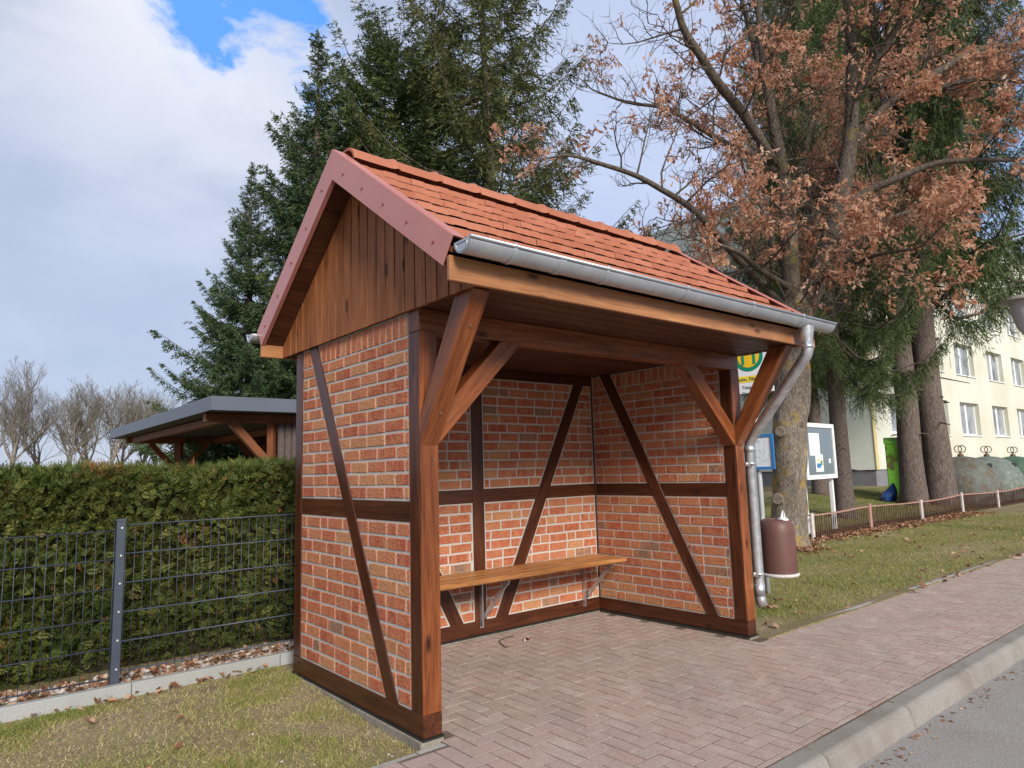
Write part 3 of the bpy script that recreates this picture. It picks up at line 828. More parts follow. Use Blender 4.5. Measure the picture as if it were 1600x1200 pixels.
# edging strip between lawn and pavement
ed = MB(); x = W_+.03; re_ = random.Random(4)
while x < 26:
    ed.prism([(x+.003, PATH_Y+.0, -.3), (x+.997, PATH_Y+.0, -.3), (x+.997, PATH_Y+.055, -.3), (x+.003, PATH_Y+.055, -.3)], (0, 0, .276+re_.uniform(-.004, .004)), re_.random()); x += 1.
x = -9.06
while x < -.06:
    ed.prism([(x+.003, PATH_Y+.0, -.3), (x+.997, PATH_Y+.0, -.3), (x+.997, PATH_Y+.055, -.3), (x+.003, PATH_Y+.055, -.3)], (0, 0, .262+re_.uniform(-.004, .004)), re_.random()); x += 1.
tag(ed.build('edging_strip', M['concrete'], None, origin=(0,0,0), bevel=.006), kind='structure')
# kerb
kb = MB(); x = -9.6+.0
rk = random.Random(8)
while x < 40:
    d = rk.uniform(-.003, .003); zt = PAVE+.001+rk.uniform(-.002, .002)
    sec = [(-1.362, -.4), (-1.362, zt), (-1.462, zt-.003), (-1.488, zt-.022), (-1.520+d, -.175), (-1.522+d, -.4)]
    kb.prism([(x+.005, y, z) for y, z in sec], (.990, 0, 0), rk.random()); x += 1.
tag(kb.build('kerb', M['kerbstone'], None, origin=(0,0,0), bevel=.007), kind='structure')
rd = MB()
rx = [-300, -40]+[-9+.5*i for i in range(60)]+[30, 60, 300]; ry = [-1.50, -1.62, -2, -3, -4.5, -6.5, -9]
rv = [(x, y, -.150-.015*(-1.5-y if y > -4 else 2.5)*.3+.004*mnoise.noise(V3((x*2, y*2, 3)))) for y in ry for x in rx]; n_ = len(rx)
rd.add(rv, [(j*n_+i, (j+1)*n_+i, (j+1)*n_+i+1, j*n_+i+1) for j in range(len(ry)-1) for i in range(n_-1)], 0, 0, True)
tag(rd.build('road', M['asphalt'], None, origin=(0,0,0)), kind='structure')

# ------------------------------------------------------------------ leaf / blade batches
def rand_dirs(n, rng):
    v = rng.normal(size=(n, 3)); return v/np.linalg.norm(v, axis=1)[:, None]
def fallen_leaves(name, pts, size, mat, rng, curl=.45):
    """little folded leaves lying about: two triangles-quads each"""
    n = len(pts); az = rng.uniform(0, 2*np.pi, n); L = size*rng.uniform(.6, 1.3, n); Wd = L*rng.uniform(.4, .62, n)
    d = np.stack([np.cos(az), np.sin(az), rng.normal(0, .22, n)], 1); s = np.stack([-np.sin(az), np.cos(az), rng.normal(0, .3, n)], 1)
    up = np.array([0, 0, 1.])
    a = pts-d*L[:, None]*.5; b = pts+d*L[:, None]*.5
    lift = (rng.uniform(.1, curl, n)*L)[:, None]*up
    T = []
    for sg in (-1, 1):
        m1 = pts-d*L[:, None]*.18+s*sg*Wd[:, None]*.5+lift*rng.uniform(.3, 1.3, (n, 1)); m2 = pts+d*L[:, None]*.25+s*sg*Wd[:, None]*.42+lift*rng.uniform(.3, 1.3, (n, 1))
        T.append(np.stack([a, b, m2, m1] if sg > 0 else [b, a, m1, m2], 1))
    T = np.concatenate(T); r = np.tile(rng.uniform(0, 1, n), 2)
    o = tri_object(name, T, r, mat); return o
def grass(name, P, h, rng, dry=None):
    n = len(P); az = rng.uniform(0, 2*np.pi, n); hh = h*rng.uniform(.45, 1.25, n); lean = rng.normal(0, .85, (n, 2))*hh[:, None]
    wd = rng.uniform(.0018, .004, n)*(h/.03)**.5
    s = np.stack([np.cos(az), np.sin(az), 0*az], 1)*wd[:, None]
    tip = P+np.concatenate([lean, hh[:, None]], 1)
    T = np.stack([P-s, P+s, tip], 1)
    r = np.clip(rng.normal(.45, .2, n)+(dry if dry is not None else 0), 0, 1)
    return tag(tri_object(name, T, r, M['grass'], None, Matrix.Identity(4)), kind='stuff')
def gz(P): return np.array([ground_z(x, y) for x, y in P])
def noise2(P, f, o=0.): return np.array([mnoise.noise(V3((x*f+o, y*f, o))) for x, y in P])

rng = np.random.default_rng(21)
# left patch: worn turf, bare in places
P2 = np.stack([rng.uniform(-3.2, -.03, 120000), rng.uniform(-.0, 1.98, 120000)], 1)
nz = noise2(P2, 1.3, 3.)+.6*noise2(P2, 4., 9.)
keep = rng.uniform(size=len(P2)) < np.clip(.06+1.5*nz+.25*np.exp(-((P2[:, 0]+.08)/.12)**2), .03, 1)
P2 = P2[keep]; nz = nz[keep]
pl = np.column_stack([P2, gz(P2)-.002])
grass('lawn_grass', pl, .024, rng, -.5*nz+.2)
P2 = np.stack([rng.uniform(-3.2, -.03, 12000), rng.uniform(-.0, 1.98, 12000)], 1)
pl = np.column_stack([P2, gz(P2)+.001]); grass('dry_straw', pl, .016, rng, .42); grass('dry_straw', pl[::3]+np.array([.011, .02, 0]), .028, rng, .12*noise2(P2[::3], 2.2, 31.)+.1)
# right lawn
xa = 3.36+(19-3.36)*rng.uniform(size=170000)**1.6; P2 = np.stack([xa, rng.uniform(.015, 3.6, len(xa))**1.0], 1)
nz = noise2(P2, .8, 13.)+.6*noise2(P2, 3., 19.)
dist = np.hypot(P2[:, 0]-3.4, P2[:, 1]-.1)
keep = rng.uniform(size=len(P2)) < np.clip(.75+.7*nz-1.3*np.exp(-(dist/.75)**2), .02, 1)
P2 = P2[keep]; nz = nz[keep]
pl = np.column_stack([P2, gz(P2)-.002])
grass('verge_grass', pl, .034, rng, -.22*nz+.03)
xa = rng.uniform(8, 26, 60000); P2 = np.stack([xa, rng.uniform(3.3, 7.9, len(xa))], 1)
grass('garden_grass', np.column_stack([P2, gz(P2)-.002]), .06, rng, -.3*noise2(P2, .8, 5.)-.22)

# leaf litter
def lit(n, fx, fy, dz=.006):
    P = np.stack([fx(n), fy(n)], 1); z = gz(P)
    return np.column_stack([P, np.where(z < -.2, PAVE, z)+dz+rng.uniform(0, .02, n)])
U = rng.uniform
pts = np.concatenate([lit(420, lambda n: U(-3.2, .2, n), lambda n: U(2.12, 2.5, n)), lit(70, lambda n: U(-3., -.1, n), lambda n: 2.03-np.abs(rng.normal(0, .06, n))),
                      lit(26, lambda n: U(-3., -.1, n), lambda n: U(.1, 2., n))])
tag(fallen_leaves('leaf_litter', pts, .055, M['litter'], rng), kind='stuff')
pts = np.concatenate([lit(2600, lambda n: U(9.0, 18.5, n), lambda n: 2.98+rng.normal(0, .17, n)), lit(260, lambda n: rng.normal(8.75, .22, n), lambda n: rng.normal(2.5, .2, n)),
                      lit(130, lambda n: U(3.5, 16, n), lambda n: U(.05, 3, n)), lit(40, lambda n: 3.4+np.abs(rng.normal(0, .9, n)), lambda n: U(.0, .9, n)), lit(60, lambda n: U(6, 16, n), lambda n: -.1+rng.normal(0, .06, n))])
tag(fallen_leaves('fallen_oak_leaves', pts, .075, M['litter'], rng), kind='stuff')
P = np.stack([U(-1, 14, 450), -1.545-np.abs(rng.normal(0, .04, 450))], 1)
tag(fallen_leaves('gutter_debris', np.column_stack([P, np.full(450, -.147)]), .022, M['litter'], rng, .25), kind='stuff')
# pebbles along the hedge and grit on the paving
pm = MB(); rr = random.Random(2)
def stone(p, r):
    vs = []; q = V3(p)
    for v in ((1,0,0),(0,1,0),(-1,0,0),(0,-1,0),(.0,0,.75),(.65,.65,.4),(-.65,.65,.4),(-.65,-.65,.4),(.65,-.65,.4)):
        vs.append(q+V3(v)*r*rr.uniform(.75, 1.2))
    pm.add(vs, [(0,5,8),(5,1,6),(6,2,7),(7,3,8),(4,5,6),(4,6,7),(4,7,8),(4,8,5),(0,1,5),(1,2,6),(2,3,7),(3,0,8)], rr.random(), 0, True)
for i in range(520): stone((rr.uniform(-2.6, .3), rr.uniform(2.13, 2.50), .03), rr.uniform(.012, .036))
for i in range(60): stone((rr.uniform(-1.2, -.03), rr.uniform(-.05, 1.6), -.055+.02*rr.random()), rr.uniform(.004, .012))
tag(pm.build('pebbles', M['pebble'], None, origin=(0,0,0)), kind='stuff')
pm = MB()
for i in range(90): stone((rr.uniform(.15, 3.0), rr.uniform(-.6, 1.6), PAVE), rr.uniform(.003, .007))
for i in range(260): stone((rr.uniform(.5, 8), -1.53-abs(rr.gauss(0, .5)), -.155), rr.uniform(.003, .008))
tag(pm.build('grit', M['pebble'], None, origin=(0,0,0)), kind='stuff')
# the twig and the red scrap on the shelter floor

def floor(px, py, z=PAVE): d = ray(px, py); return CAM+d*((z-CAM.z)/d.z)
tp = [floor(803, 993, PAVE+.012), floor(793, 995.5, PAVE+.008), floor(784, 998.5, PAVE+.008), floor(780, 1002, PAVE+.008), floor(784, 1006.5, PAVE+.008), floor(790, 1011, PAVE+.01), floor(796, 1010, PAVE+.016)]
mb = MB(); mb.tube(tp, [.003, .0035, .004, .004, .004, .0035, .003], 6)
tag(mb.build('twig', M['twig'], None), 'thin curved dry twig lying on the paving under the bench', 'twig')
mb = MB(); c0 = floor(822, 1000, PAVE+.008)
for i in range(7):
    a = c0+V3((rr.uniform(-.03, .03), rr.uniform(-.02, .02), rr.uniform(0, .012))); mb.lathe([(0., -.008), (.009, 0), (.007, .006), (0., .009)], a, 7, 0, 0 if i < 5 else 1)
tag(mb.build('berry_sprig', [M['red_bit'], M['paper']], None), 'small dark red berry cluster lying on the shelter paving', 'berries')

# ------------------------------------------------------------------ left fence, garden curb, hedge
cu = MB(); x = -9.
while x < W_+2:
    cu.prism([(x+.002, 2.015+.03*0, -.2), (x+.998, 2.015, -.2), (x+.998, 2.075, -.2), (x+.002, 2.075, -.2)], (0, 0, .275)); x += 1.
tag(cu.build('garden_curb', M['curb'], None, origin=(0,0,0), bevel=.004), kind='structure')
FY = 2.105
fn = thing('mesh_fence', 'anthracite double-wire mesh garden fence along the clipped hedge', 'fence', (-1.09, FY, .05))
for px in (-3.60, -1.09, 1.42):
    mb = MB(); mb.box((px-.026, FY-.02, -.1), (px+.026, FY+.02, 1.135)); mb.box((px-.03, FY-.024, 1.1355), (px+.03, FY+.024, 1.15))
    for k in range(6):
        z = .165+.185*k
        mb.tube([(px+.005, FY-.0205, z), (px+.005, FY-.026, z)], .0065, 8, 0, 1)
    mb.build('post', [M['fence_metal'], M['bolt']], fn)
for xa_, xb__, dz in ((-3.575, -1.125, -.035), (-1.055, 1.385, 0.)):
    mb = MB(); nx_ = int(round((xb__-xa_)/.055))
    for i in range(nx_+1):
        x = xa_+(xb__-xa_)*i/nx_; mb.tube([(x, FY-.004, .125+dz), (x, FY-.004, 1.135+dz-.03)], .0021, 5)
    for k in range(6):
        z = .145+.1925*k+dz
        for o in (-.0115, .0035): mb.tube([(xa_-.02, FY+o, z), (xb__+.02, FY+o, z)], .0034, 6)
    mb.build('mesh_panel', M['fence_metal'], fn)

def hedge_z(x): return 1.555+.02*math.sin(x*2.1)+.02*math.sin(x*5.3+1)
hy0, hy1 = 2.55, 3.5; hx0, hx1 = -5.5, 4.2
hd = thing('hedge', 'tall clipped evergreen hedge with brown dead patches behind the wire fence', 'hedge', (-1, 3.0, 0))
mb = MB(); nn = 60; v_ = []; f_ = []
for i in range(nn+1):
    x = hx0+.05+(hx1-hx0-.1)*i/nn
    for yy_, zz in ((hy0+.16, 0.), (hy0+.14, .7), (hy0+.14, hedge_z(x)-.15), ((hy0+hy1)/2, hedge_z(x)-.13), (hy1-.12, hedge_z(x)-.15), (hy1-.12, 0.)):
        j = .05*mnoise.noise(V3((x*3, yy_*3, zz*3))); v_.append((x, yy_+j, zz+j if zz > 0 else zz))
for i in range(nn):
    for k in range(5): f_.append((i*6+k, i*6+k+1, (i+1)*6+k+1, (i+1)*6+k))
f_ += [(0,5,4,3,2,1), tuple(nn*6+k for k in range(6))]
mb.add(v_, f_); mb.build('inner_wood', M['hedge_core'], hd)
def sprays(C, Nn, size, rng, bias_up=.25):
    """flat fern-like sprays: a tapering spine with leaflets on both sides"""
    n = len(C); d = Nn*.75+rng.normal(0, .55, (n, 3)); d[:, 2] += bias_up; d /= np.linalg.norm(d, axis=1)[:, None]
    s = np.cross(d, rand_dirs(n, rng)); s /= np.linalg.norm(s, axis=1)[:, None]
    L = size*rng.uniform(.6, 1.35, n); T = []
    nrm_ = np.cross(d, s)
    curve = rng.normal(0, .12, n)
    for k in range(7):
        t_ = k/7; base = C+d*(L*t_)[:, None]+nrm_*(curve*L*t_*t_)[:, None]
        for sg in ((-1, 1) if k < 6 else (0,)):
            ld = d*(.75 if sg else 1.)+s*sg*.75; l_ = L*(.46*(1-.55*t_) if sg else .36)
            tip = base+ld*l_[:, None]+nrm_*rng.normal(0, .07, (n, 1))*L[:, None]
            w_ = np.cross(ld, nrm_)*(l_*.13)[:, None]
            T.append(np.stack([base-w_*.5, base+ld*(l_*.5)[:, None]-w_, tip, base+ld*(l_*.45)[:, None]+w_], 1))
    return np.concatenate(T), 13
def hedge_part(n_front, n_top, n_end):
    x = np.concatenate([rng.uniform(hx0, -2.4, n_front//5), rng.uniform(-2.4, .9, n_front), rng.uniform(.9, hx1, n_front//6)])
    z = rng.uniform(.04, 1.50, len(x)); dep = rng.uniform(0, .16, len(x))
    bul = np.array([.10*mnoise.noise(V3((a*1.3, b*1.7, 4)))+.06*mnoise.noise(V3((a*4, b*4, 8))) for a, b in zip(x, z)])
    y = hy0+dep+bul*-1+.10*np.clip((.35-z)/.35, 0, 1)
    C = np.stack([x, y, z], 1); Nn = np.tile([0., -1., 0.15], (len(x), 1))
    xt = np.concatenate([rng.uniform(hx0, -2.4, n_top//4), rng.uniform(-2.4, .9, n_top), rng.uniform(.9, hx1, n_top//4)]); yt = rng.uniform(hy0, hy1, len(xt))
    zt = np.array([hedge_z(a) for a in xt])-rng.uniform(.0, .12, len(xt))-.05
    Ct = np.stack([xt, yt, zt], 1); Nt = np.tile([0., -.3, 1.], (len(xt), 1))
    xb2 = rng.uniform(hx0, hx1, n_end); Cb = np.stack([xb2, hy1-rng.uniform(0, .1, n_end), rng.uniform(.05, 1.5, n_end)], 1); Nb = np.tile([0., 1., .1], (n_end, 1))
    return np.concatenate([C, Ct, Cb]), np.concatenate([Nn, Nt, Nb])
C, Nn = hedge_part(15000, 5000, 1200)
T, rep = sprays(C, Nn, .068, rng)
pat = np.array([mnoise.noise(V3((p[0]*1.7+7, p[2]*2.2, p[1])))  for p in C]); fine = rng.normal(0, .17, len(C))
yl = np.array([mnoise.noise(V3((p[0]*.7+2, p[2]*.9, 3)))  for p in C])
r = np.clip(.44+fine*.85+.18*yl, .02, .84); dead = (pat > .5) & (rng.uniform(size=len(C)) < .55) | (rng.uniform(size=len(C)) < .02)
r[dead] = rng.uniform(.92, 1., dead.sum())
tri_object('foliage', T, np.tile(r, rep), M['hedge_leaf'], hd)

# ------------------------------------------------------------------ carport behind the hedge
cp = thing('carport', 'dark flat-roofed timber carport with brown braced posts behind the hedge', 'carport', (2, 9, 0))
CX0, CX1, CY0, CY1 = .88, 4.6, 7.06, 14.9
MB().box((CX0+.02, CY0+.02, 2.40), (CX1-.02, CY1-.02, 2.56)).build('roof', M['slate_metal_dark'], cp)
mb = MB(); th = .02
mb.box((CX0-.01, CY0-.01, 2.392), (CX1+.01, CY0+.012, 2.60)); mb.box((CX0-.01, CY1-.012, 2.392), (CX1+.01, CY1+.01, 2.60))
mb.box((CX0-.01, CY0+.0125, 2.392), (CX0+.012, CY1-.0125, 2.60)); mb.box((CX1-.012, CY0+.0125, 2.392), (CX1+.01, CY1-.0125, 2.60))
mb.build('fascia_sheet', M['slate_metal'], cp, bevel=.004)
def cbeam(name, a, b, w, h, up=(0,0,1)): return MB().beam(a, b, w, h, up).build(name, M['carport_wood'], cp, axis=V3(b)-V3(a), bevel=.005)
for yb2, xl, xp in ((7.62, .94, 1.965), (14.3, 1.10, 2.22)):
    cbeam('beam', (xl, yb2, 2.33), (4.45, yb2, 2.33), .14, .135)
    for xq in (xp, 4.25):
        cbeam('post', (xq, yb2, 0), (xq, yb2, 2.262), .10 if yb2 < 8 else .16, .12)
        for sx in (-1, 1):
            if xq == xp and yb2 < 8 and sx == 1: continue
            if xq == 4.25 and sx == 1: continue
            cbeam('brace', (xq+sx*.08, yb2, 1.66), (xq+sx*.62, yb2, 2.262), .11, .12)
cbeam('beam', (1.25, 7.70, 2.325), (1.25, 14.22, 2.325), .12, .12); cbeam('beam', (3.0, 7.70, 2.325), (3.0, 14.22, 2.325), .12, .12)
mb = MB()
for i in range(20):
    mb.box((2.045+.11*i, 7.55, .05), (2.145+.11*i, 7.58, 2.26), rr.random()); mb.box((2.058+.11*i, 7.535, .05), (2.132+.11*i, 7.5495, 2.26), rr.random())
mb.build('cladding_wall', M['cladding'], cp)

# ------------------------------------------------------------------ trees
def spruce_meshes(seed, H, zb, Rb, pw=.85, step=.30, nbr=(5, 7), droop=.18, dens=1., bare_to=None, tw=.52, hang=.4, holes=0., r0=None, nsz=.9, nw=.55, nl=9):
    """returns (trunk MB, needle triangles, needle rnd) of a spruce standing at the origin"""
    rg = np.random.default_rng(seed); rd_ = random.Random(seed)
    tk = MB(); r0 = r0 or .016*H+.04
    def rad(z): return max(.012, r0*(1-z/H)**.85*(1+.22*math.exp(-z/.35)))
    zs = [0, .15, .4, .8, 1.4]+[1.4+(H-1.4)*i/16 for i in range(1, 17)]
    bend = [V3((.05*math.sin(z*.5+seed), .05*math.cos(z*.4+seed*2), 0)) if z > 1 else V3((0,0,0)) for z in zs]
    tk.tube([V3((0,0,z))+b for z, b in zip(zs, bend)], [rad(z) for z in zs], 12)
    Ts = []; Rs = []
    z = zb
    while z < H-.15:
        fr = (z-zb)/(H-zb); L0 = Rb*(1-fr)**pw+.12
        for k in range(rd_.randint(*nbr)):
            if rd_.random() < holes: continue
            az = rd_.uniform(0, 2*math.pi); L = L0*rd_.choice((rd_.uniform(.55, 1.), rd_.uniform(.85, 1.28))); zz = z+rd_.uniform(-.14, .14)
            e = (-.32+1.15*fr**1.4)+rd_.uniform(-.12, .12)
            hd_ = np.array([math.cos(az), math.sin(az), 0.])
            npt = max(4, int(L/.085*dens))
            tt = np.sort(rg.uniform(.10 if L < 1.2 else .22, 1., npt))
            def bp(t): return np.array([0,0,zz])+hd_*(L*t)[:, None]*.97+np.array([0,0,1.])*(L*(e*t-droop*t*(1-t)*2+.20*t**3))[:, None]
            bt = np.linspace(0, 1, 5); bpts = bp(bt)
            tk.tube([V3(p) for p in bpts], [max(.004, .006+.010*L*(1-q)) for q in bt], 4, cap=False)
            base = bp(tt)
            for sg in (-1, 1):
                side = np.array([-hd_[1], hd_[0], 0.])*sg
                d = hd_*.72+side*.85+rg.normal(0, .2, (npt, 3)); d[:, 2] += -hang*rg.uniform(.2, 1.2, npt)+.25*fr
                d /= np.linalg.norm(d, axis=1)[:, None]
                l = np.minimum(.10*min(1., .3+.6*L)+tw*(L*(1-tt)*.42+.16), .85)*rg.uniform(.55, 1.15, npt)
                tr = rg.uniform(0, 1, npt)
                for q in range(nl):
                    f = (q+.5)/nl
                    p0 = base+d*(l*f)[:, None]; p0[:, 2] -= (l*f*f*.35*hang)
                    ld = d+rg.normal(0, .55, (npt, 3)); ld[:, 2] -= .15
                    ld /= np.linalg.norm(ld, axis=1)[:, None]
                    ll = nsz*min(1., .4+.5*L)*np.clip(l*.5, .10, .26)*rg.uniform(.7, 1.3, npt)
                    wv = np.cross(ld, rand_dirs(npt, rg)); wv /= np.linalg.norm(wv, axis=1)[:, None]+1e-9
                    wv *= nw*nsz*(.024+.018*rg.uniform(size=npt))[:, None]
                    Ts.append(np.stack([p0-wv*.6, p0+ld*(ll*.5)[:, None]-wv, p0+ld*ll[:, None], p0+ld*(ll*.5)[:, None]+wv], 1))
                    Rs.append(np.clip(tr*.6+rg.uniform(0, .4, npt)+.12*(tt > .85), 0, 1))
        z += step*rd_.uniform(.75, 1.25)*(1 if fr < .8 else 1.15)
    # leader
    n = 40; p0 = np.stack([np.zeros(n), np.zeros(n), H-rg.uniform(0, .5, n)], 1); ld = rand_dirs(n, rg); ld[:, 2] = np.abs(ld[:, 2])+.8; ld /= np.linalg.norm(ld, axis=1)[:, None]
    wv = np.cross(ld, rand_dirs(n, rg))*.02; Ts.append(np.stack([p0-wv*.5, p0+ld*.06-wv, p0+ld*.15, p0+ld*.06+wv], 1)); Rs.append(rg.uniform(0, 1, n))
    if bare_to:                                   # dead snags on the bare part of the trunk
        for i in range(26):
            zz = rd_.uniform(.9, bare_to); az = rd_.uniform(0, 6.28); L = rd_.choice((.06, .1, .14, .5, .9))
            a = V3((math.cos(az)*rad(zz)*.9, math.sin(az)*rad(zz)*.9, zz)); tk.tube([a, a+V3((math.cos(az)*L, math.sin(az)*L, -.1*L))], [.018 if L < .2 else .012, .006], 5)
    return tk, np.concatenate(Ts), np.concatenate(Rs)
def make_tree(name, label, cat, group, data, loc, mats, scale=1., rot=0.):
    tk, T, R = data
    th_ = thing(name, label, cat, (0, 0, 0), group)
    tk.build('trunk', mats[0], th_, origin=(0,0,0)); tri_object('crown', T, R, mats[1], th_)
    th_.location = loc; th_.scale = (scale,)*3 if not isinstance(scale, tuple) else scale; th_.rotation_euler = (0, 0, rot)
    return th_
def place_copy(src, label, loc, scale, rot):
    c = copy_tree(src); c['label'] = label; c.location = loc; c.scale = (scale,)*3 if not isinstance(scale, tuple) else scale; c.rotation_euler = (0, 0, rot); return c
GRP = 'spruces behind the bus shelter'
tA = make_tree('spruce_tree', 'tall slender dark spruce with a thin spiky top left of the roof ridge', 'tree', GRP, spruce_meshes(1, 15.6, .5, 5.3, 1.25, .32, (7, 9), .16, 1.35, hang=.35), (6.4, 16.2, 0), (M['spruce_bark'], M['needles_b']))
place_copy(tA, 'shorter spruce in front, rising over the carport roof left of the gable', (4.5, 16.4, 0), (.60, .60, .685), 2.1)
tB = make_tree('spruce_tree', 'broad dense spruce with a blunt top directly behind the roof ridge', 'tree', GRP, spruce_meshes(2, 16.0, .5, 4.6, .5, .32, (7, 9), .2, 1.45, hang=.45), tuple(at(625, 735, 22.)[:2])+(0,), (M['spruce_bark'], M['needles']), (1.1, 1.1, 1.03))
place_copy(tB, 'narrow spruce filling the gap between the slender spruce and the broad one', tuple(at(560, 735, 24.)[:2])+(0,), (.85, .85, .86), 1.2)
tC = make_tree('spruce_tree', 'tallest open-crowned spruce with drooping olive boughs, its stem showing', 'tree', GRP, spruce_meshes(3, 18.5, 1.0, 5.0, .45, .36, (5, 7), .26, 1.1, tw=.65, hang=.9, holes=.1), tuple(at(775, 735, 20.)[:2])+(0,), (M['spruce_bark'], M['needles_old']))
GR2 = 'bare-stemmed spruces beyond the picket fence'
tS = make_tree('spruce_tree', 'slim bare-stemmed spruce just right of the glazed notice board', 'tree', GR2, spruce_meshes(4, 16.0, 4.3, 4.0, .5, .36, (6, 8), .30, 1.7, 4.3, hang=.75, holes=.04, r0=.36, nsz=.66, nw=.42, nl=14), tuple(at(1321, 800, 16.5)[:2])+(.0,), (M['spruce_bark'], M['needles']), (.62, .62, 1.05))
place_copy(tS, 'thick bare-stemmed spruce in front of the green container', tuple(at(1430, 790, 20.)[:2])+(.05,), (.92, .92, 2.0), 1.9)
place_copy(tS, 'thickest bare-stemmed spruce beside the first bottle bank', tuple(at(1472, 790, 20.2)[:2])+(.0,), (1.1, 1.1, 2.15), 5.1)
place_copy(tS, 'distant bare-stemmed spruce seen below the glazed notice board', tuple(at(1283, 778, 22)[:2])+(.3,), (.68, .68, 1.15), 3.1)

# ---- oak
def oak():
    ro = random.Random(17); rg = np.random.default_rng(17)
    MO = 11.68
    th_ = thing('oak_tree', 'forked oak with lichen-spotted trunk still holding its brown leaves', 'tree', (9.19, 2.93, -.03))
    def px(l, w=True): return [(at(a-5, b, MO+d), r_*.5*MO/FPX) for a, b, r_, d in l]
    trunk = MB()
    def curve(l, n=4):
        """catmull-rom through (point, radius)"""
        P = [p for p, r in l]; R = [r for p, r in l]; o = []; q = []
        for i in range(len(P)-1):
            p0, p1, p2, p3 = P[max(i-1, 0)], P[i], P[i+1], P[min(i+2, len(P)-1)]
            for k in range(n):
                t = k/n
                o.append(.5*((2*p1)+(p2-p0)*t+(2*p0-5*p1+4*p2-p3)*t*t+(3*p1-p0-3*p2+p3)*t**3)); q.append(R[i]+(R[i+1]-R[i])*t)
        return o+[P[-1]], q+[R[-1]]
    def limb(mb, l, n=10):
        p, r = curve(l); mb.tube(p, r, n); return p, r
    tr = px([(1237,868,82,0), (1237,850,64,0), (1238,820,54,0), (1239,760,49,0), (1238,700,50,0), (1241,640,51,0), (1244,590,49,0), (1245,540,46,0), (1247,505,50,0), (1249,480,45,0), (1250,462,26,0), (1250,448,8,0)])
    p, r = curve(tr, 8); trunk.tube(p, r, 28)
    for q in range(len(trunk.v)):
        v = trunk.v[q]; ax = V3((9.19, 2.93, v.z)); j_ = mnoise.noise(V3((v.x*3.5, v.y*3.5, v.z*1.6)))*.05+mnoise.noise(V3((v.x*16, v.y*16, v.z*4)))*.022
        ctr = min(p, key=lambda w_: abs(w_.z-v.z)); dd = v-ctr; dd.z = 0
        if dd.length > 1e-4: trunk.v[q] = v+dd.normalized()*j_
    tb = trunk.build('trunk', M['oak_bark'], th_)
    for a, b, r_ in ((1219,675,.085), (1215,780,.09), (1246,600,.08), (1250,662,.06), (1254,618,.05)):
        p = at(a, b, MO-.22); n_ = (CAM-p); n_.z = 0; n_ = (n_.normalized()+V3((-.25 if a < 1240 else .3, .2, 0))).normalized()
        mb = MB(); u = n_.orthogonal().normalized(); v = n_.cross(u); ring = []
        q = [p+(u*math.cos(k*.5236)+v*math.sin(k*.5236))*r_*.8 for k in range(12)]
        mb.tube(q+[q[0]], r_*.36, 7, cap=False); mb.tube([p-n_*.06, p+n_*.025], r_*.62, 10)
        mb.build('branch_scar', M['knot'], tb)
    limbs = [
     px([(1240,520,30,0), (1241,475,32,0), (1239,400,28,.05), (1235,330,25,.1), (1228,270,22,.15), (1215,200,18,.2), (1205,140,15,.3), (1196,80,12,.3), (1190,20,9,.3), (1184,-60,6,.3), (1180,-140,3,.3)]),
     px([(1254,520,34,0), (1265,475,37,0), (1288,420,34,-.1), (1308,350,31,-.2), (1324,280,27,-.3), (1335,200,22,-.35), (1336,100,17,-.4), (1330,20,13,-.4), (1322,-60,9,-.3), (1318,-150,5,-.2)]),
     px([(1238,490,13,0), (1190,438,11,-.3), (1150,395,11,-.6), (1110,348,10,-.9), (1075,318,9,-1.1), (1040,297,8,-1.3), (1000,275,7,-1.5), (950,258,6,-1.7), (895,243,4,-1.9), (850,250,2,-2.)]),
     px([(1228,275,15,.1), (1180,242,12,.5), (1132,220,10,.8), (1082,189,8,1.), (1040,168,7,1.3), (985,160,5,1.5), (930,140,2.5,1.7)]),
     px([(1213,252,16,.1), (1168,180,15,-.2), (1127,130,14,-.4), (1098,85,12,-.6), (1073,45,11,-.7), (1060,0,9,-.8), (1040,-60,6,-.8), (1020,-120,3,-.9)]),
     px([(1205,150,12,.3), (1180,60,10,.9), (1160,-20,7,1.3), (1150,-100,4,1.5)]),
     px([(1316,330,20,-.2), (1360,300,14,-.3), (1400,282,11,-.5), (1465,256,9,-.7), (1530,250,7,-.9), (1600,249,5.5,-1.), (1690,235,3,-1.1)]),
     px([(1333,235,17,-.3), (1385,170,12,.1), (1429,139,11,.4), (1510,90,13,.8), (1560,74,11,1.), (1610,64,9,1.2), (1700,40,5,1.4)]),
     px([(1429,150,10,.3), (1487,132,9,.3), (1550,122,8,.2), (1610,128,6,.1), (1700,130,3,0)]),
     px([(1336,160,14,-.4), (1380,85,11,-.7), (1420,20,9,-1.), (1450,-40,6,-1.2), (1480,-120,3,-1.4)]),
     px([(1290,420,14,0), (1330,395,10,.7), (1380,350,8,1.4), (1430,330,6,2.), (1490,330,3,2.5)]),
     px([(1300,380,10,.2), (1275,320,8,.9), (1262,250,7,1.6), (1275,180,5,2.2), (1270,110,3,2.6)]),
     px([(1236,420,12,0), (1205,370,9,.8), (1190,310,7,1.5), (1165,260,5,2.1), (1150,200,3,2.6)]),
     px([(1238,450,11,0), (1190,420,9,-.9), (1160,395,7,-1.6), (1120,380,4,-2.2)]),
     px([(1276,445,11,0), (1320,425,8,-.9), (1370,400,6,-1.6), (1430,390,3,-2.2)]),
    ]
    cr = MB(); segs = []
    for l in limbs:
        p, r = limb(cr, l, 8)
        segs.append((p, r))
    twigs = MB(); tips = []
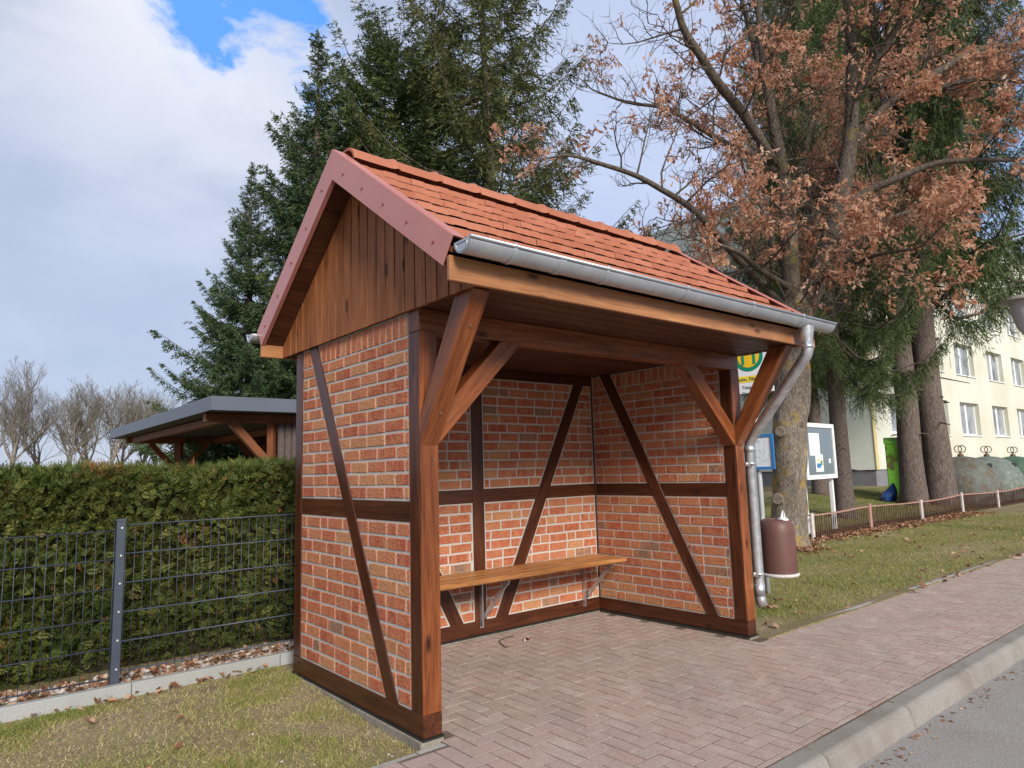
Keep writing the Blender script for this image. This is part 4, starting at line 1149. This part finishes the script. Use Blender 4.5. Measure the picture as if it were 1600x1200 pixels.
    def grow(p, d, L, r, lev):
        n = 5 if lev < 2 else 4; pts = [p]; q = p.copy(); d = d.normalized()
        kids = []
        for i in range(n):
            d = (d+V3((ro.gauss(0, .24), ro.gauss(0, .24), ro.gauss(.05, .2)))).normalized()
            q = q+d*(L/n); pts.append(q.copy())
            kids.append((q.copy(), d.copy(), (i+1)/n))
        twigs.tube(pts, [r*(1-.75*i/n) for i in range(n+1)], 5 if lev < 2 else 3, cap=False)
        if lev >= 3 or L < .22:
            for a, b, f in kids[1:]: tips.append((a, b))
            return
        for a, b, f in kids:
            m = ro.choice((1, 1, 2)) if lev < 2 else ro.choice((0, 1, 1, 2))
            for _ in range(m):
                side = b.orthogonal(); side.rotate(Matrix.Rotation(ro.uniform(0, 6.28), 3, b))
                nd = (b*.8+side*ro.uniform(.6, 1.1)+V3((0,0,.12))).normalized()
                grow(a, nd, L*ro.uniform(.42, .68)*(1.1-.35*f), max(.0035, r*.5), lev+1)
    for p, r in segs:
        tot = 0
        for i in range(2, len(p)):
            seg = (p[i]-p[i-1]); f = i/len(p)
            tot += seg.length
            while tot > .24:
                tot -= .24
                d = seg.normalized(); side = d.orthogonal(); side.rotate(Matrix.Rotation(ro.uniform(0, 6.28), 3, d))
                nd = (d*.6+side+V3((0,0,.15))).normalized()
                if (p[i].z < 3.3): continue
                grow(p[i].copy(), nd, ro.uniform(.7, 1.7)*(1.05-.45*f), max(.006, min(.02, r[i]*.42)), 1)
        grow(p[-1].copy(), (p[-1]-p[-2]), .9, max(.006, r[-1]), 1)
    cr.build('branches', M['oak_branch'], th_)
    twigs.build('twigs', M['oak_branch'], th_)
    C = np.array([t[0] for t in tips]); Dd = np.array([t[1] for t in tips])
    # leaves cling in clumps, thinning out towards the upper left of the crown
    side_v = np.array(RT); rel = C-np.array(at(1250, 300, MO)); lat = rel@side_v
    nz_ = np.array([mnoise.noise(V3((c*1.0).tolist()))+.6*mnoise.noise(V3((c*2.6).tolist())) for c in C])
    pr = np.clip(.27+1.5*nz_-.22*np.exp(-(lat/1.0)**2)-.42*np.clip((-lat-1.6)/1.6, 0, 1)-.28*np.clip((rel[:, 2]-1.0)/2.2, 0, 1)*(lat < .2)+.05*(lat > 0), 0, 1)
    pr = np.where(lat < -2.9, pr*.35, pr)
    for ia in (0, 1):                              # the two stems carry few leaves of their own
        A_ = np.array(limbs[ia][1][0]); B_ = np.array(limbs[ia][6][0]); ab = B_-A_
        tq = np.clip(((C-A_)@ab)/(ab@ab), 0, 1); dq = np.linalg.norm(C-(A_+tq[:, None]*ab), axis=1)
        pr = np.where(dq < .6, pr*.12, np.where(dq < .95, pr*.55, pr))
    keep = rg.uniform(size=len(C)) < pr
    C, Dd = C[keep], Dd[keep]
    per = 6; n = len(C)*per
    c = np.repeat(C, per, 0)+rg.normal(0, .045, (n, 3)); d = np.repeat(Dd, per, 0)*.3+rg.normal(0, .7, (n, 3)); d[:, 2] -= .55; d /= np.linalg.norm(d, axis=1)[:, None]
    s = np.cross(d, rand_dirs(n, rg)); s /= np.linalg.norm(s, axis=1)[:, None]; nn_ = np.cross(d, s)
    L = rg.uniform(.06, .125, n); Wd = L*rg.uniform(.36, .56, n); fold = rg.uniform(.1, .55, n)
    T = []
    for sg in (-1, 1):
        e = s*sg*(Wd*.5)[:, None]+nn_*(Wd*.5*fold)[:, None]
        a = c; b = c+d*(L*.26)[:, None]+e*.75; b2 = c+d*(L*.42)[:, None]+e*.35; m = c+d*(L*.62)[:, None]+e*1.1; m2 = c+d*(L*.74)[:, None]+e*.4
        tpt = c+d*L[:, None]+nn_*(L*rg.normal(0, .2, n))[:, None]
        for q in ((a, b2, b, a), (b2, m2, m, b2), (a, tpt, m2, b2)):
            T.append(np.stack(q if sg > 0 else q[::-1], 1))
    T = np.concatenate(T); R = np.tile(np.clip(np.repeat(rg.normal(.45, .2, len(C)), per)+rg.normal(0, .16, n), 0, 1), 6)
    tri_object('leaves', T, R, M['oak_leaf'], th_)
    print('oak', len(tips), n)
oak()

# ---- far bare trees
def bare_tree(seed, H):
    ro = random.Random(seed); mb = MB()
    fine = MB()
    def grow(p, d, L, r, lev):
        n = 6 if lev == 0 else 4; pts = [p]; q = p.copy(); d = d.normalized(); kids = []
        for i in range(n):
            d = (d+V3((ro.gauss(0, .10+.05*lev), ro.gauss(0, .10+.05*lev), .05+.03*lev))).normalized(); q = q+d*(L/n); pts.append(q.copy()); kids.append((q.copy(), d.copy(), (i+1)/n))
        (mb if lev < 2 else fine).tube(pts, [max(.0045, .62*r*(1-.7*i/n)) for i in range(n+1)], (8, 5, 4, 3, 3)[lev], cap=False)
        if lev == 4: return
        if lev == 0: kids = kids+kids[2:5]
        for a, b, f in kids[(1 if lev == 0 else 0):]:
            for _ in range(ro.choice((1, 2)) if lev < 2 else ro.choice((1, 1, 2))):
                side = b.orthogonal(); side.rotate(Matrix.Rotation(ro.uniform(0, 6.28), 3, b))
                grow(a, (b+side*ro.uniform(.3, .65)+V3((0,0,.2))).normalized(), L*ro.uniform(.45, .7)*(1.15-.4*f), r*.5*(1.1-.4*f), lev+1)
    grow(V3((0,0,0)), V3((0,0,1)), H*.52, .02*H+.02, 0)
    return mb, fine
GB = 'bare trees beyond the hedge'
protos = []
def far_tree(k, px_, depth, hpx, label, rot):
    b = at(px_, 740, depth); H = 10.; topz = at(px_, hpx, depth).z; s = (topz+.2)/(H*.93)
    if len(protos) <= k:
        mb, fine = bare_tree(40+k, H)
        t0 = thing('bare_tree', label, 'tree', (0,0,0), GB); mb.build('trunk', M['bare_bark'], t0, origin=(0,0,0)); fine.build('branches', M['bare_bark'], t0, origin=(0,0,0)); protos.append(t0); o = t0
    else: o = copy_tree(protos[k]); o['label'] = label
    o.location = (b.x, b.y, 0); o.scale = (s*1.2, s*1.2, s); o.rotation_euler = (0, 0, rot)
far_tree(0, 27, 40, 540, 'tallest bare tree, leftmost above the hedge', 0)
far_tree(1, 68, 46, 590, 'dense bare tree just right of the tallest one', 1)
far_tree(2, 105, 44, 574, 'bare tree with a high crown, third from the left above the hedge', 2)
far_tree(0, 133, 50, 577, 'bare tree in the middle of the row over the hedge', 2.4)
far_tree(1, 163, 46, 572, 'forked bare tree left of the carport roof tip', 4)
far_tree(2, 190, 52, 580, 'bare tree rising over the lower tip of the carport roof', .5)
far_tree(0, 222, 56, 598, 'low bare tree seen over the sloping carport edge', 5)
far_tree(1, 250, 58, 592, 'rightmost bare tree, beside the big spruce', .9)
far_tree(2, -30, 44, 560, 'bare tree cut by the left picture edge', 3.6)
far_tree(1, 305, 60, 640, 'distant bare tree seen under the carport roof', 2.9)

# ------------------------------------------------------------------ stop sign, timetable, bin
pb = V3((5.05, .95, -.03)); ph = 2.95
bs = thing('bus_stop_sign', 'bus stop sign with green and yellow H disc on a pale grey pole', 'sign', pb)
top = pb+V3((0, 0, ph)); 
MB().tube([pb-V3((0,0,.2)), top], .03, 14).build('pole', M['pole_paint'], bs)
n_sign = (V3((-1, -.12, 0))).normalized(); u_sign = V3((0,0,1)).cross(n_sign).normalized()   # u runs to the viewer's right
sc_ = pb+V3((0, 0, 0))+n_sign*.04
def sp(u, z, d=0.): return sc_+u_sign*u+V3((0,0,z))+n_sign*d
ZD = 2.60                                          # height of the disc centre
d7 = (sc_-CAM).dot(FW)
def on_sign(px_, py_):
    d = ray(px_, py_); return CAM+d*((sc_-CAM).dot(n_sign)/d.dot(n_sign))
cen = on_sign(1169, 557); ZD = cen.z-pb.z; UO = (cen-sc_).dot(u_sign)
mb = MB(); mb.prism([sp(UO-.27, ZD-.425), sp(UO+.27, ZD-.425), sp(UO+.27, ZD+.25), sp(UO-.27, ZD+.25)], n_sign*-.012)
panel = mb.build('sign_panel', M['white_paint'], bs, bevel=.002)
def disc(r, d, name, mat):
    MB().prism([sp(UO+r*math.cos(k*math.pi/24), ZD+r*math.sin(k*math.pi/24), d) for k in range(48)], n_sign*.002).build(name, M[mat], panel)
disc(.172, .001, 'disc_rim', 'green_ink'); disc(.128, .0035, 'disc_face', 'yellow_ink')
mb = MB()
for a, b, c, d in ((-.082, -.095, -.050, .095), (.050, -.095, .082, .095), (-.049, .015, .049, .045)):
    mb.prism([sp(UO+a, ZD+b, .006), sp(UO+c, ZD+b, .006), sp(UO+c, ZD+d, .006), sp(UO+a, ZD+d, .006)], n_sign*.002)
mb.build('letter', M['green_ink'], panel)
zs0 = on_sign(1169, 587.5).z-pb.z; zs1 = zs0-.072
MB().prism([sp(UO-.255, zs1, .001), sp(UO+.255, zs1, .001), sp(UO+.255, zs0, .001), sp(UO-.255, zs0, .001)], n_sign*.0015).build('name_strip', M['yellow_strip'], panel)
def text_part(name, txt, size, pos, u, nrm_, mat, parent):
    cu_ = bpy.data.curves.new(name, 'FONT'); cu_.body = txt; cu_.size = size; cu_.align_x = 'LEFT'; cu_.extrude = .0004; cu_.offset = .001*size/.06
    tmp = bpy.data.objects.new('tmp_text', cu_); COL.objects.link(tmp)
    bpy.context.view_layer.update()
    me = bpy.data.meshes.new_from_object(tmp.evaluated_get(bpy.context.evaluated_depsgraph_get()))
    bpy.data.objects.remove(tmp); me.materials.clear(); me.materials.append(mat)
    X = V3(u).normalized(); Z = V3(nrm_).normalized(); Y = Z.cross(X)
    Wm = Matrix((X, Y, Z)).transposed().to_4x4(); Wm.translation = V3(pos)
    me.name = name
    return link(bpy.data.objects.new(name, me), parent, Wm)
text_part('lettering', 'anskow, Nau', .058, sp(UO-.215, zs1+.018, .0035), u_sign, n_sign, M['ink'], panel)
text_part('lettering', 'Tützpatz', .05, sp(UO-.10, zs1-.075, .0015), u_sign, n_sign, M['fence_metal'], panel)
text_part('lettering', 'Demmin', .05, sp(UO-.10, zs1-.145, .0015), u_sign, n_sign, M['fence_metal'], panel)
# timetable case
a = on_sign(1210, 705); zt_c = a.z-pb.z; ur = (a-sc_).dot(u_sign)
hw, hh = .19, .195; uc = ur-hw
mb = MB()
for q in ((uc-hw, zt_c-hh, uc+hw, zt_c-hh+.028), (uc-hw, zt_c+hh-.028, uc+hw, zt_c+hh), (uc-hw, zt_c-hh+.0285, uc-hw+.028, zt_c+hh-.0285), (uc+hw-.028, zt_c-hh+.0285, uc+hw, zt_c+hh-.0285)):
    mb.prism([sp(q[0], q[1], .0), sp(q[2], q[1], .0), sp(q[2], q[3], .0), sp(q[0], q[3], .0)], n_sign*.02)
tcase = mb.build('timetable_case', M['blue_paint'], bs)
MB().prism([sp(uc-hw+.0285, zt_c-hh+.0285, .002), sp(uc+hw-.0285, zt_c-hh+.0285, .002), sp(uc+hw-.0285, zt_c+hh-.0285, .002), sp(uc-hw+.0285, zt_c+hh-.0285, .002)], n_sign*.006).build('timetable_sheet', M['paper'], tcase)
mb = MB()
for i in range(46):
    u0 = uc-hw+.045+rr.uniform(0, .27); z0 = zt_c-hh+.05+rr.uniform(0, .28); L = rr.uniform(.02, .07)
    ang = rr.choice((0, 0, .5, 1.57, 2.2)); du, dz = math.cos(ang)*L, math.sin(ang)*L
    if abs(u0+du-uc) > hw-.04 or abs(z0+dz-zt_c) > hh-.04: continue
    mb.beam(sp(u0, z0, .0085), sp(u0+du, z0+dz, .0085), .0035, .0006, n_sign)
mb.build('map_lines', M['map_ink'], tcase)
mb = MB(); mb.beam(sp(uc-.02, zt_c-hh+.03, .0095), sp(uc-.02, zt_c+hh-.03, .0095), .006, .002, n_sign); mb.build('middle_bar', M['map_ink'], tcase)
# bin on the same pole
dbn = 7.0
bc = at(1218, 897, dbn); bt_ = at(1217, 808, dbn)
br_ = 27.5*dbn/FPX; bh = bt_.z-bc.z
bn = thing('litter_bin', 'brown round litter bin with worn white lower rim beside the downpipe', 'litter bin', bc)
lb = MB().lathe([(0, .004), (br_*.985, .004), (br_, .03), (br_*.99, bh*.74), (br_*.95, bh*.84), (br_*.84, bh*.925), (br_*.64, bh*.965), (br_*.62, bh*.95), (br_*.6, bh*.6), (0, bh*.5)], bc, 28)
lb.build('bin_body', M['brown_plastic'], bn)
MB().lathe([(br_*.9, -.012), (br_*1.07, -.010), (br_*1.075, .010), (br_*1.0, .022), (br_*.98, .006), (br_*.9, -.012)], bc, 28).build('rim', M['ashy'], bn)
dv = (pb-bc); dv.z = 0; dn = dv.normalized()
for zz in (.12, .5): MB().beam(bc+dn*br_*.95+V3((0,0,zz)), V3((pb.x, pb.y, bc.z+zz))-dn*.032, .06, .02).build('bracket', M['pole_paint'], bn)
bg_ = MB(); c = bt_+V3((0, 0, -.045)); nb_ = 16; prof = [(.60, -.06), (.61, .015), (.50, .03), (.36, .035), (.26, .038), (.19, .05), (.14, .07), (.08, .085), (.02, .09)]
for q, (r, z) in enumerate(prof):
    for k in range(nb_):
        a_ = 2*math.pi*k/nb_; j_ = 1+.28*mnoise.noise(V3((math.cos(a_)*1.6, math.sin(a_)*1.6, q*.5)))*(q > 1)
        bg_.v.append(c+V3((.035+.62*r*br_*j_*math.cos(a_)+.02*q/8, -.02+.62*r*br_*j_*math.sin(a_)*.8, z+.03*math.sin(3*a_)*(q > 3)*(q/8))))
for q in range(len(prof)-1):
    for k in range(nb_):
        bg_.f.append((q*nb_+k, q*nb_+(k+1) % nb_, (q+1)*nb_+(k+1) % nb_, (q+1)*nb_+k)); bg_.r.append(0); bg_.m.append(0); bg_.sm.append(False)
tag(bg_.build('refuse_bag', M['white_bag'], None, origin=c), 'white plastic bag poking out of the brown litter bin', 'bag')

# ------------------------------------------------------------------ notice board
la, lb_ = at(1263, 838, 13.), at(1305, 828, 13.95); la.z = ground_z(la.x, la.y); lb_.z = ground_z(lb_.x, lb_.y)
nb = thing('notice_board', 'white framed glazed notice board on two posts behind the oak', 'notice board', (la+lb_)/2)
ub = (lb_-la); ub.z = 0; WB = ub.length; ub.normalize(); nbn = ub.cross(V3((0,0,1))).normalized()
if nbn.dot(CAM-la) < 0: nbn = -nbn
zb0 = at(1266, 750, 13.).z-.0; zb1 = at(1262, 659, 13.).z
def bp_(u, z, d=0.): return V3((la.x, la.y, 0))+ub*u+nbn*d+V3((0,0,z))
for u in (0, WB):
    MB().beam(bp_(u, -.1), bp_(u, zb1-.06), .07, .07, nbn).build('post', M['white_paint'], nb, bevel=.004)
MB().prism([bp_(-.08, zb0, .036), bp_(WB+.08, zb0, .036), bp_(WB+.08, zb1, .036), bp_(-.08, zb1, .036)], nbn*.05).build('case', M['pole_paint'], nb)
mb = MB(); fw = .085
for q in ((-.08, zb0, WB+.08, zb0+fw), (-.08, zb1-fw, WB+.08, zb1), (-.08, zb0+fw+.0005, -.08+fw, zb1-fw-.0005), (WB+.08-fw, zb0+fw+.0005, WB+.08, zb1-fw-.0005)):
    mb.prism([bp_(q[0], q[1], .0865), bp_(q[2], q[1], .0865), bp_(q[2], q[3], .0865), bp_(q[0], q[3], .0865)], nbn*.03)
mb.build('frame', M['white_paint'], nb, bevel=.004)
MB().prism([bp_(-.08+fw+.001, zb0+fw+.001, .087), bp_(WB+.08-fw-.001, zb0+fw+.001, .087), bp_(WB+.08-fw-.001, zb1-fw-.001, .087), bp_(-.08+fw+.001, zb1-fw-.001, .087)], nbn*.004).build('backing', M['pane_dark'], nb)
def sheet(name, u0, z0, u1, z1, d, m): MB().prism([bp_(u0*WB, zb0+z0*(zb1-zb0), d), bp_(u1*WB, zb0+z0*(zb1-zb0), d), bp_(u1*WB, zb0+z1*(zb1-zb0), d), bp_(u0*WB, zb0+z1*(zb1-zb0), d)], nbn*.0015).build(name, M[m], nb)
sheet('paper_notice', .12, .42, .50, .82, .0915, 'paper'); sheet('paper_notice', .30, .13, .58, .44, .0935, 'paper'); sheet('paper_notice', .80, .28, .88, .36, .0915, 'paper')
sheet('picture', .34, .20, .48, .28, .0955, 'blue_paint'); sheet('picture', .37, .31, .44, .36, .0955, 'yellow_strip'); sheet('picture', .48, .24, .55, .33, .0955, 'skip')
mb = MB()
for i in range(9): mb.beam(bp_(.16*WB, zb0+(.78-.035*i)*(zb1-zb0), .0935), bp_((.44-.05*(i % 3))*WB, zb0+(.78-.035*i)*(zb1-zb0), .0935), .006, .0008, nbn)
mb.build('print_lines', M['map_ink'], nb)

# ------------------------------------------------------------------ picket fence
pf = thing('picket_fence', 'low brown picket fence with pale posts and faded top rail on the lawn', 'fence', (15, 3.15, 0))
pxs = [10.35, 12.78, 15.48, 18.15, 21.0, 23.9, 26.8]
def fz(x): return ground_z(x, 3.15)+.02*math.sin(x*1.1)
for i, x in enumerate(pxs):
    mb = MB(); mb.box((x-.045, 3.09, fz(x)-.2), (x+.045, 3.13, fz(x)+.50+.015*(i % 2)))
    mb.build('post', M['rail_paint'] if i == 1 else M['post_paint'], pf, bevel=.004)
for i in range(len(pxs)-1):
    a, b = pxs[i]+.05, pxs[i+1]-.05; mb = MB(); n = int((b-a)/.085)
    for k in range(n+1):
        x = a+(b-a)*k/n; j = rr.uniform(-.012, .012)
        mb.beam((x, 3.155, fz(x)-.03), (x+j, 3.155+rr.uniform(-.01, .01), fz(x)+.435+rr.uniform(-.015, .01)), .022, .010, (0, 1, 0), rr.random())
    for z in (.10,): mb.beam((a-.05, 3.178, fz(a)+z), (b+.05, 3.178, fz(b)+z), .022, .045, (0,0,1))
    mb.build('picket_panel', M['picket'], pf)
    mb = MB(); m_ = 8
    for k in range(m_):
        xa_, xb__ = a-.05+(b-a+.1)*k/m_, a-.05+(b-a+.1)*(k+1)/m_
        mb.beam((xa_, 3.15, fz(xa_)+.455-.015*math.sin(math.pi*k/m_)), (xb__, 3.15, fz(xb__)+.455-.015*math.sin(math.pi*(k+1)/m_)), .065, .022)
    mb.build('top_rail', M['rail_paint'], pf)

# ------------------------------------------------------------------ green container, bag, bottle banks
sk = at(1428, 775, 21.); sk.z = ground_z(sk.x, sk.y); fdir = (CAM-sk); fdir.z = 0; fdir.normalize(); sd_ = V3((0,0,1)).cross(fdir)
co2 = thing('textile_container', 'tall green metal collection container with brown stains between the spruces', 'container', sk)
hgt = at(1420, 692, 21.).z-sk.z
def sq(u, d, z): return sk+sd_*u-fdir*d+V3((0,0,z))
mb = MB(); mb.prism([sq(-.66, 0, .08), sq(.62, 0, .08), sq(.62, 1.1, .08), sq(-.66, 1.1, .08)], (0, 0, hgt-.08)); mb.build('body', M['skip'], co2, bevel=.02)
mb = MB(); mb.prism([sq(-.69, -.03, hgt+.001), sq(-.69, 1.13, hgt+.001), sq(-.69, .85, hgt+.20), sq(-.69, .25, hgt+.20)], sd_*1.34); mb.build('roof', M['skip'], co2, bevel=.01)
mb = MB(); mb.prism([sq(-.35, -.012, hgt-.55), sq(.32, -.012, hgt-.55), sq(.32, -.012, hgt-.15), sq(-.35, -.012, hgt-.15)], fdir*.03); mb.build('flap', M['skip'], co2, bevel=.008)
mb = MB()
for u in (-.55, .5):
    for d in (.12, .98): mb.prism([sq(u-.05, d-.05, -.02), sq(u+.05, d-.05, -.02), sq(u+.05, d+.05, -.02), sq(u-.05, d+.05, -.02)], (0, 0, .0995))
mb.build('feet', M['rust'], co2)
bbp = at(1386, 778, 20.6); bbp.z = ground_z(bbp.x, bbp.y); mb = MB()
mb.lathe([(0, 0), (.18, .0), (.24, .05), (.21, .17), (.17, .30), (.13, .44), (.09, .56), (.05, .63), (0, .65)], bbp, 14, sx=1.0, sy=.85)
for v in range(len(mb.v)):
    q_ = mb.v[v]; mb.v[v] = q_+V3((mnoise.noise(q_*3.3)*.12, mnoise.noise(q_*3.3+V3((5,5,5)))*.12, mnoise.noise(q_*2.7+V3((9,1,5)))*.05*(q_.z > bbp.z+.03)))+sd_*.28*(q_.z-bbp.z)
for v in range(len(mb.v)): mb.v[v].z = bbp.z+(mb.v[v].z-bbp.z)*.85
mb.sm = [False]*len(mb.sm)
tag(mb.build('rubbish_bag', M['blue_bag'], None, origin=bbp), 'blue plastic rubbish bag leaning on the green container', 'bag')
for i, (pxr, mt, lab) in enumerate(((1504, 'igloo_rust', 'rust-streaked dome bottle bank nearest the thick spruce'), (1545, 'igloo_grey', 'pale grey weathered dome bottle bank, middle of three'), (1586, 'igloo_green', 'green dome bottle bank at the right picture edge'))):
    p = on_y(pxr, 740, 4.3); p.z = ground_z(p.x, p.y)
    dpt = (p-CAM).dot(FW); tz = at(pxr, 712.5, dpt).z-p.z; R = .98
    ig = thing('bottle_bank', lab, 'bottle bank', p, 'dome bottle banks behind the picket fence')
    MB().lathe([(R*.97, 0), (R, .1), (R*.99, tz*.36), (R*.93, tz*.55), (R*.80, tz*.74), (R*.60, tz*.88), (R*.36, tz*.96), (R*.14, tz*.992), (0, tz)], p, 28).build('dome', M[mt], ig)
    tdir = (CAM-p); tdir.z = 0; tdir.normalize(); sdv = V3((0,0,1)).cross(tdir)
    dh = (sdv*.9+tdir*.25).normalized(); hp = p+dh*R*.72; mb = MB(); mb.tube([hp+V3((0,0,tz*.76))-dh*.12, hp+V3((0,0,tz*.76))+dh*.07], .10, 14); mb.build('throw_hole', M['membrane'], ig)
    mb = MB(); mb.lathe([(.09, -.02), (.085, .05), (.03, .08), (.03, .14), (0, .14)], p+V3((0,0,tz)), 12); mb.build('cap', M['rust'], ig)
    for s in (-1, 1):
        mb = MB(); c = p+V3((0,0,tz+.22))+sdv*s*.05; ax = (sdv+tdir*.4*s).normalized()
        q = [c+ax*math.cos(k*.4488)*.105+V3((0,0,1))*math.sin(k*.4488)*.105 for k in range(14)]; mb.tube(q+[q[0]], .014, 6, cap=False); mb.build('lifting_ring', M['rust'], ig)

# ------------------------------------------------------------------ apartment building
BX, BY, BGZ = 25.4, 8.16, .40
BX1, BY1, BTOP = 66., 19., 13.2
ab = thing('apartment_building', 'cream four-storey apartment block with pale gable end behind the spruces', 'building', (BX, BY, BGZ))
PLZ = 1.403+(.94-1.403)*.788
def wall_quad(mb, x0, z0, x1, z1): mb.add([(x0, BY, z0), (x1, BY, z0), (x1, BY, z1), (x0, BY, z1)], [(0,1,2,3)])
kx = .788
def wx(px_, z=4.): return on_y(px_, 650, BY).x
wins = [(35.2, 37.85), (39.95, 42.5), (44.2, 46.7), (49, 51.5), (54, 56.5), (59, 61.5)]; wins = [(27.2, 29.6), (31.2, 33.6)]+wins
rows = [(2.46, 4.05), (5.40, 6.97), (8.30, 9.87), (11.1, 12.4)]
fw_ = MB(); xcur = BX+.02
zl = PLZ+.0
xsx = [BX]+[v for w2 in wins for v in w2]+[BX1]; zsx = [PLZ]+[v for r_ in rows for v in r_]+[BTOP]
for i in range(len(xsx)-1):
    for j in range(len(zsx)-1):
        if i % 2 == 1 and j % 2 == 1: continue
        wall_quad(fw_, xsx[i], zsx[j], xsx[i+1], zsx[j+1])
for (xa_, xb__) in wins:
    for (za, zb_) in rows:
        d = .26
        fw_.add([(xa_, BY, za), (xa_, BY+d, za), (xa_, BY+d, zb_), (xa_, BY, zb_)], [(0,1,2,3)]); fw_.add([(xb__, BY, za), (xb__, BY+d, za), (xb__, BY+d, zb_), (xb__, BY, zb_)], [(3,2,1,0)])
        fw_.add([(xa_, BY, zb_), (xb__, BY, zb_), (xb__, BY+d, zb_), (xa_, BY+d, zb_)], [(0,1,2,3)]); fw_.add([(xa_, BY, za), (xb__, BY, za), (xb__, BY+d, za), (xa_, BY+d, za)], [(3,2,1,0)])
fw_.build('front_wall', M['facade'], ab)
gw = MB(); gw.add([(BX, BY, PLZ), (BX, BY1, PLZ), (BX, BY1, BTOP), (BX, BY, BTOP)], [(3,2,1,0)]); gw.add([(BX1, BY, PLZ), (BX1, BY1, PLZ), (BX1, BY1, BTOP), (BX1, BY, BTOP)], [(0,1,2,3)]); gw.add([(BX, BY1, PLZ), (BX1, BY1, PLZ), (BX1, BY1, BTOP), (BX, BY1, BTOP)], [(3,2,1,0)])
gw.build('gable_wall', M['gable_render'], ab)
MB().box((BX+.05, BY+.05, -.5), (BX1-.05, BY1-.05, PLZ-.002)).build('plinth', M['plinth'], ab)
MB().box((BX-.04, BY-.05, BTOP+.002), (BX1+.04, BY1+.05, BTOP+.12)).build('roof', M['gable_render'], ab)
mb = MB(); mb.box((BX-.02, BY-.03, PLZ), (BX+.22, BY-.002, BTOP)); mb.build('corner_strip', M['yellow_trim'], ab)
for (xa_, xb__) in wins:
    for (za, zb_) in rows:
        mb = MB(); yw = BY+.20; f = .09
        mb.box((xa_+.002, yw, za+.002), (xa_+f, yw+.055, zb_-.002)); mb.box((xb__-f, yw, za+.002), (xb__-.002, yw+.055, zb_-.002)); mb.box((xa_+f, yw, za+.002), (xb__-f, yw+.055, za+f)); mb.box((xa_+f, yw, zb_-f), (xb__-f, yw+.055, zb_-.002))
        xm = (xa_+xb__)/2; mb.box((xm-.11, yw-.01, za+f), (xm+.11, yw+.05, zb_-f))
        wd = mb.build('window', M['white_paint'], ab)
        MB().box((xa_+.004, yw+.03, za+.004), (xb__-.004, yw+.045, zb_-.004)).build('pane', M['window_glass'], wd)
        MB().box((xa_-.03, BY-.06, za-.05), (xb__+.03, BY-.002, za-.002)).build('sill', M['white_paint'], wd)

# ------------------------------------------------------------------ street lamp
lp = at(1606, 480, 13.); lgz = -.03
sl_ = thing('street_lamp', 'street lamp with a pale cup-shaped shade and flat hood at the right edge', 'street lamp', (lp.x, lp.y, lgz))
cz = at(1606, 465, 13.).z; kx_ = 13./FPX
MB().tube([(lp.x, lp.y, lgz-.1), (lp.x, lp.y, cz-55*kx_)], .045, 12).build('pole', M['pole_paint'], sl_)
MB().lathe([(.05, -.72), (.11, -.70), (.16, -.64), (.22, -.52), (.275, -.25), (.29, -.08), (.29, -.05), (0, -.05)], (lp.x, lp.y, cz), 24).build('lamp_shade', M['lamp_shade'], sl_)
MB().lathe([(.12, -.085), (.46, -.075), (.47, -.06), (.30, .02), (.10, .07), (0, .075)], (lp.x, lp.y, cz), 28).build('hood', M['lamp_hood'], sl_)
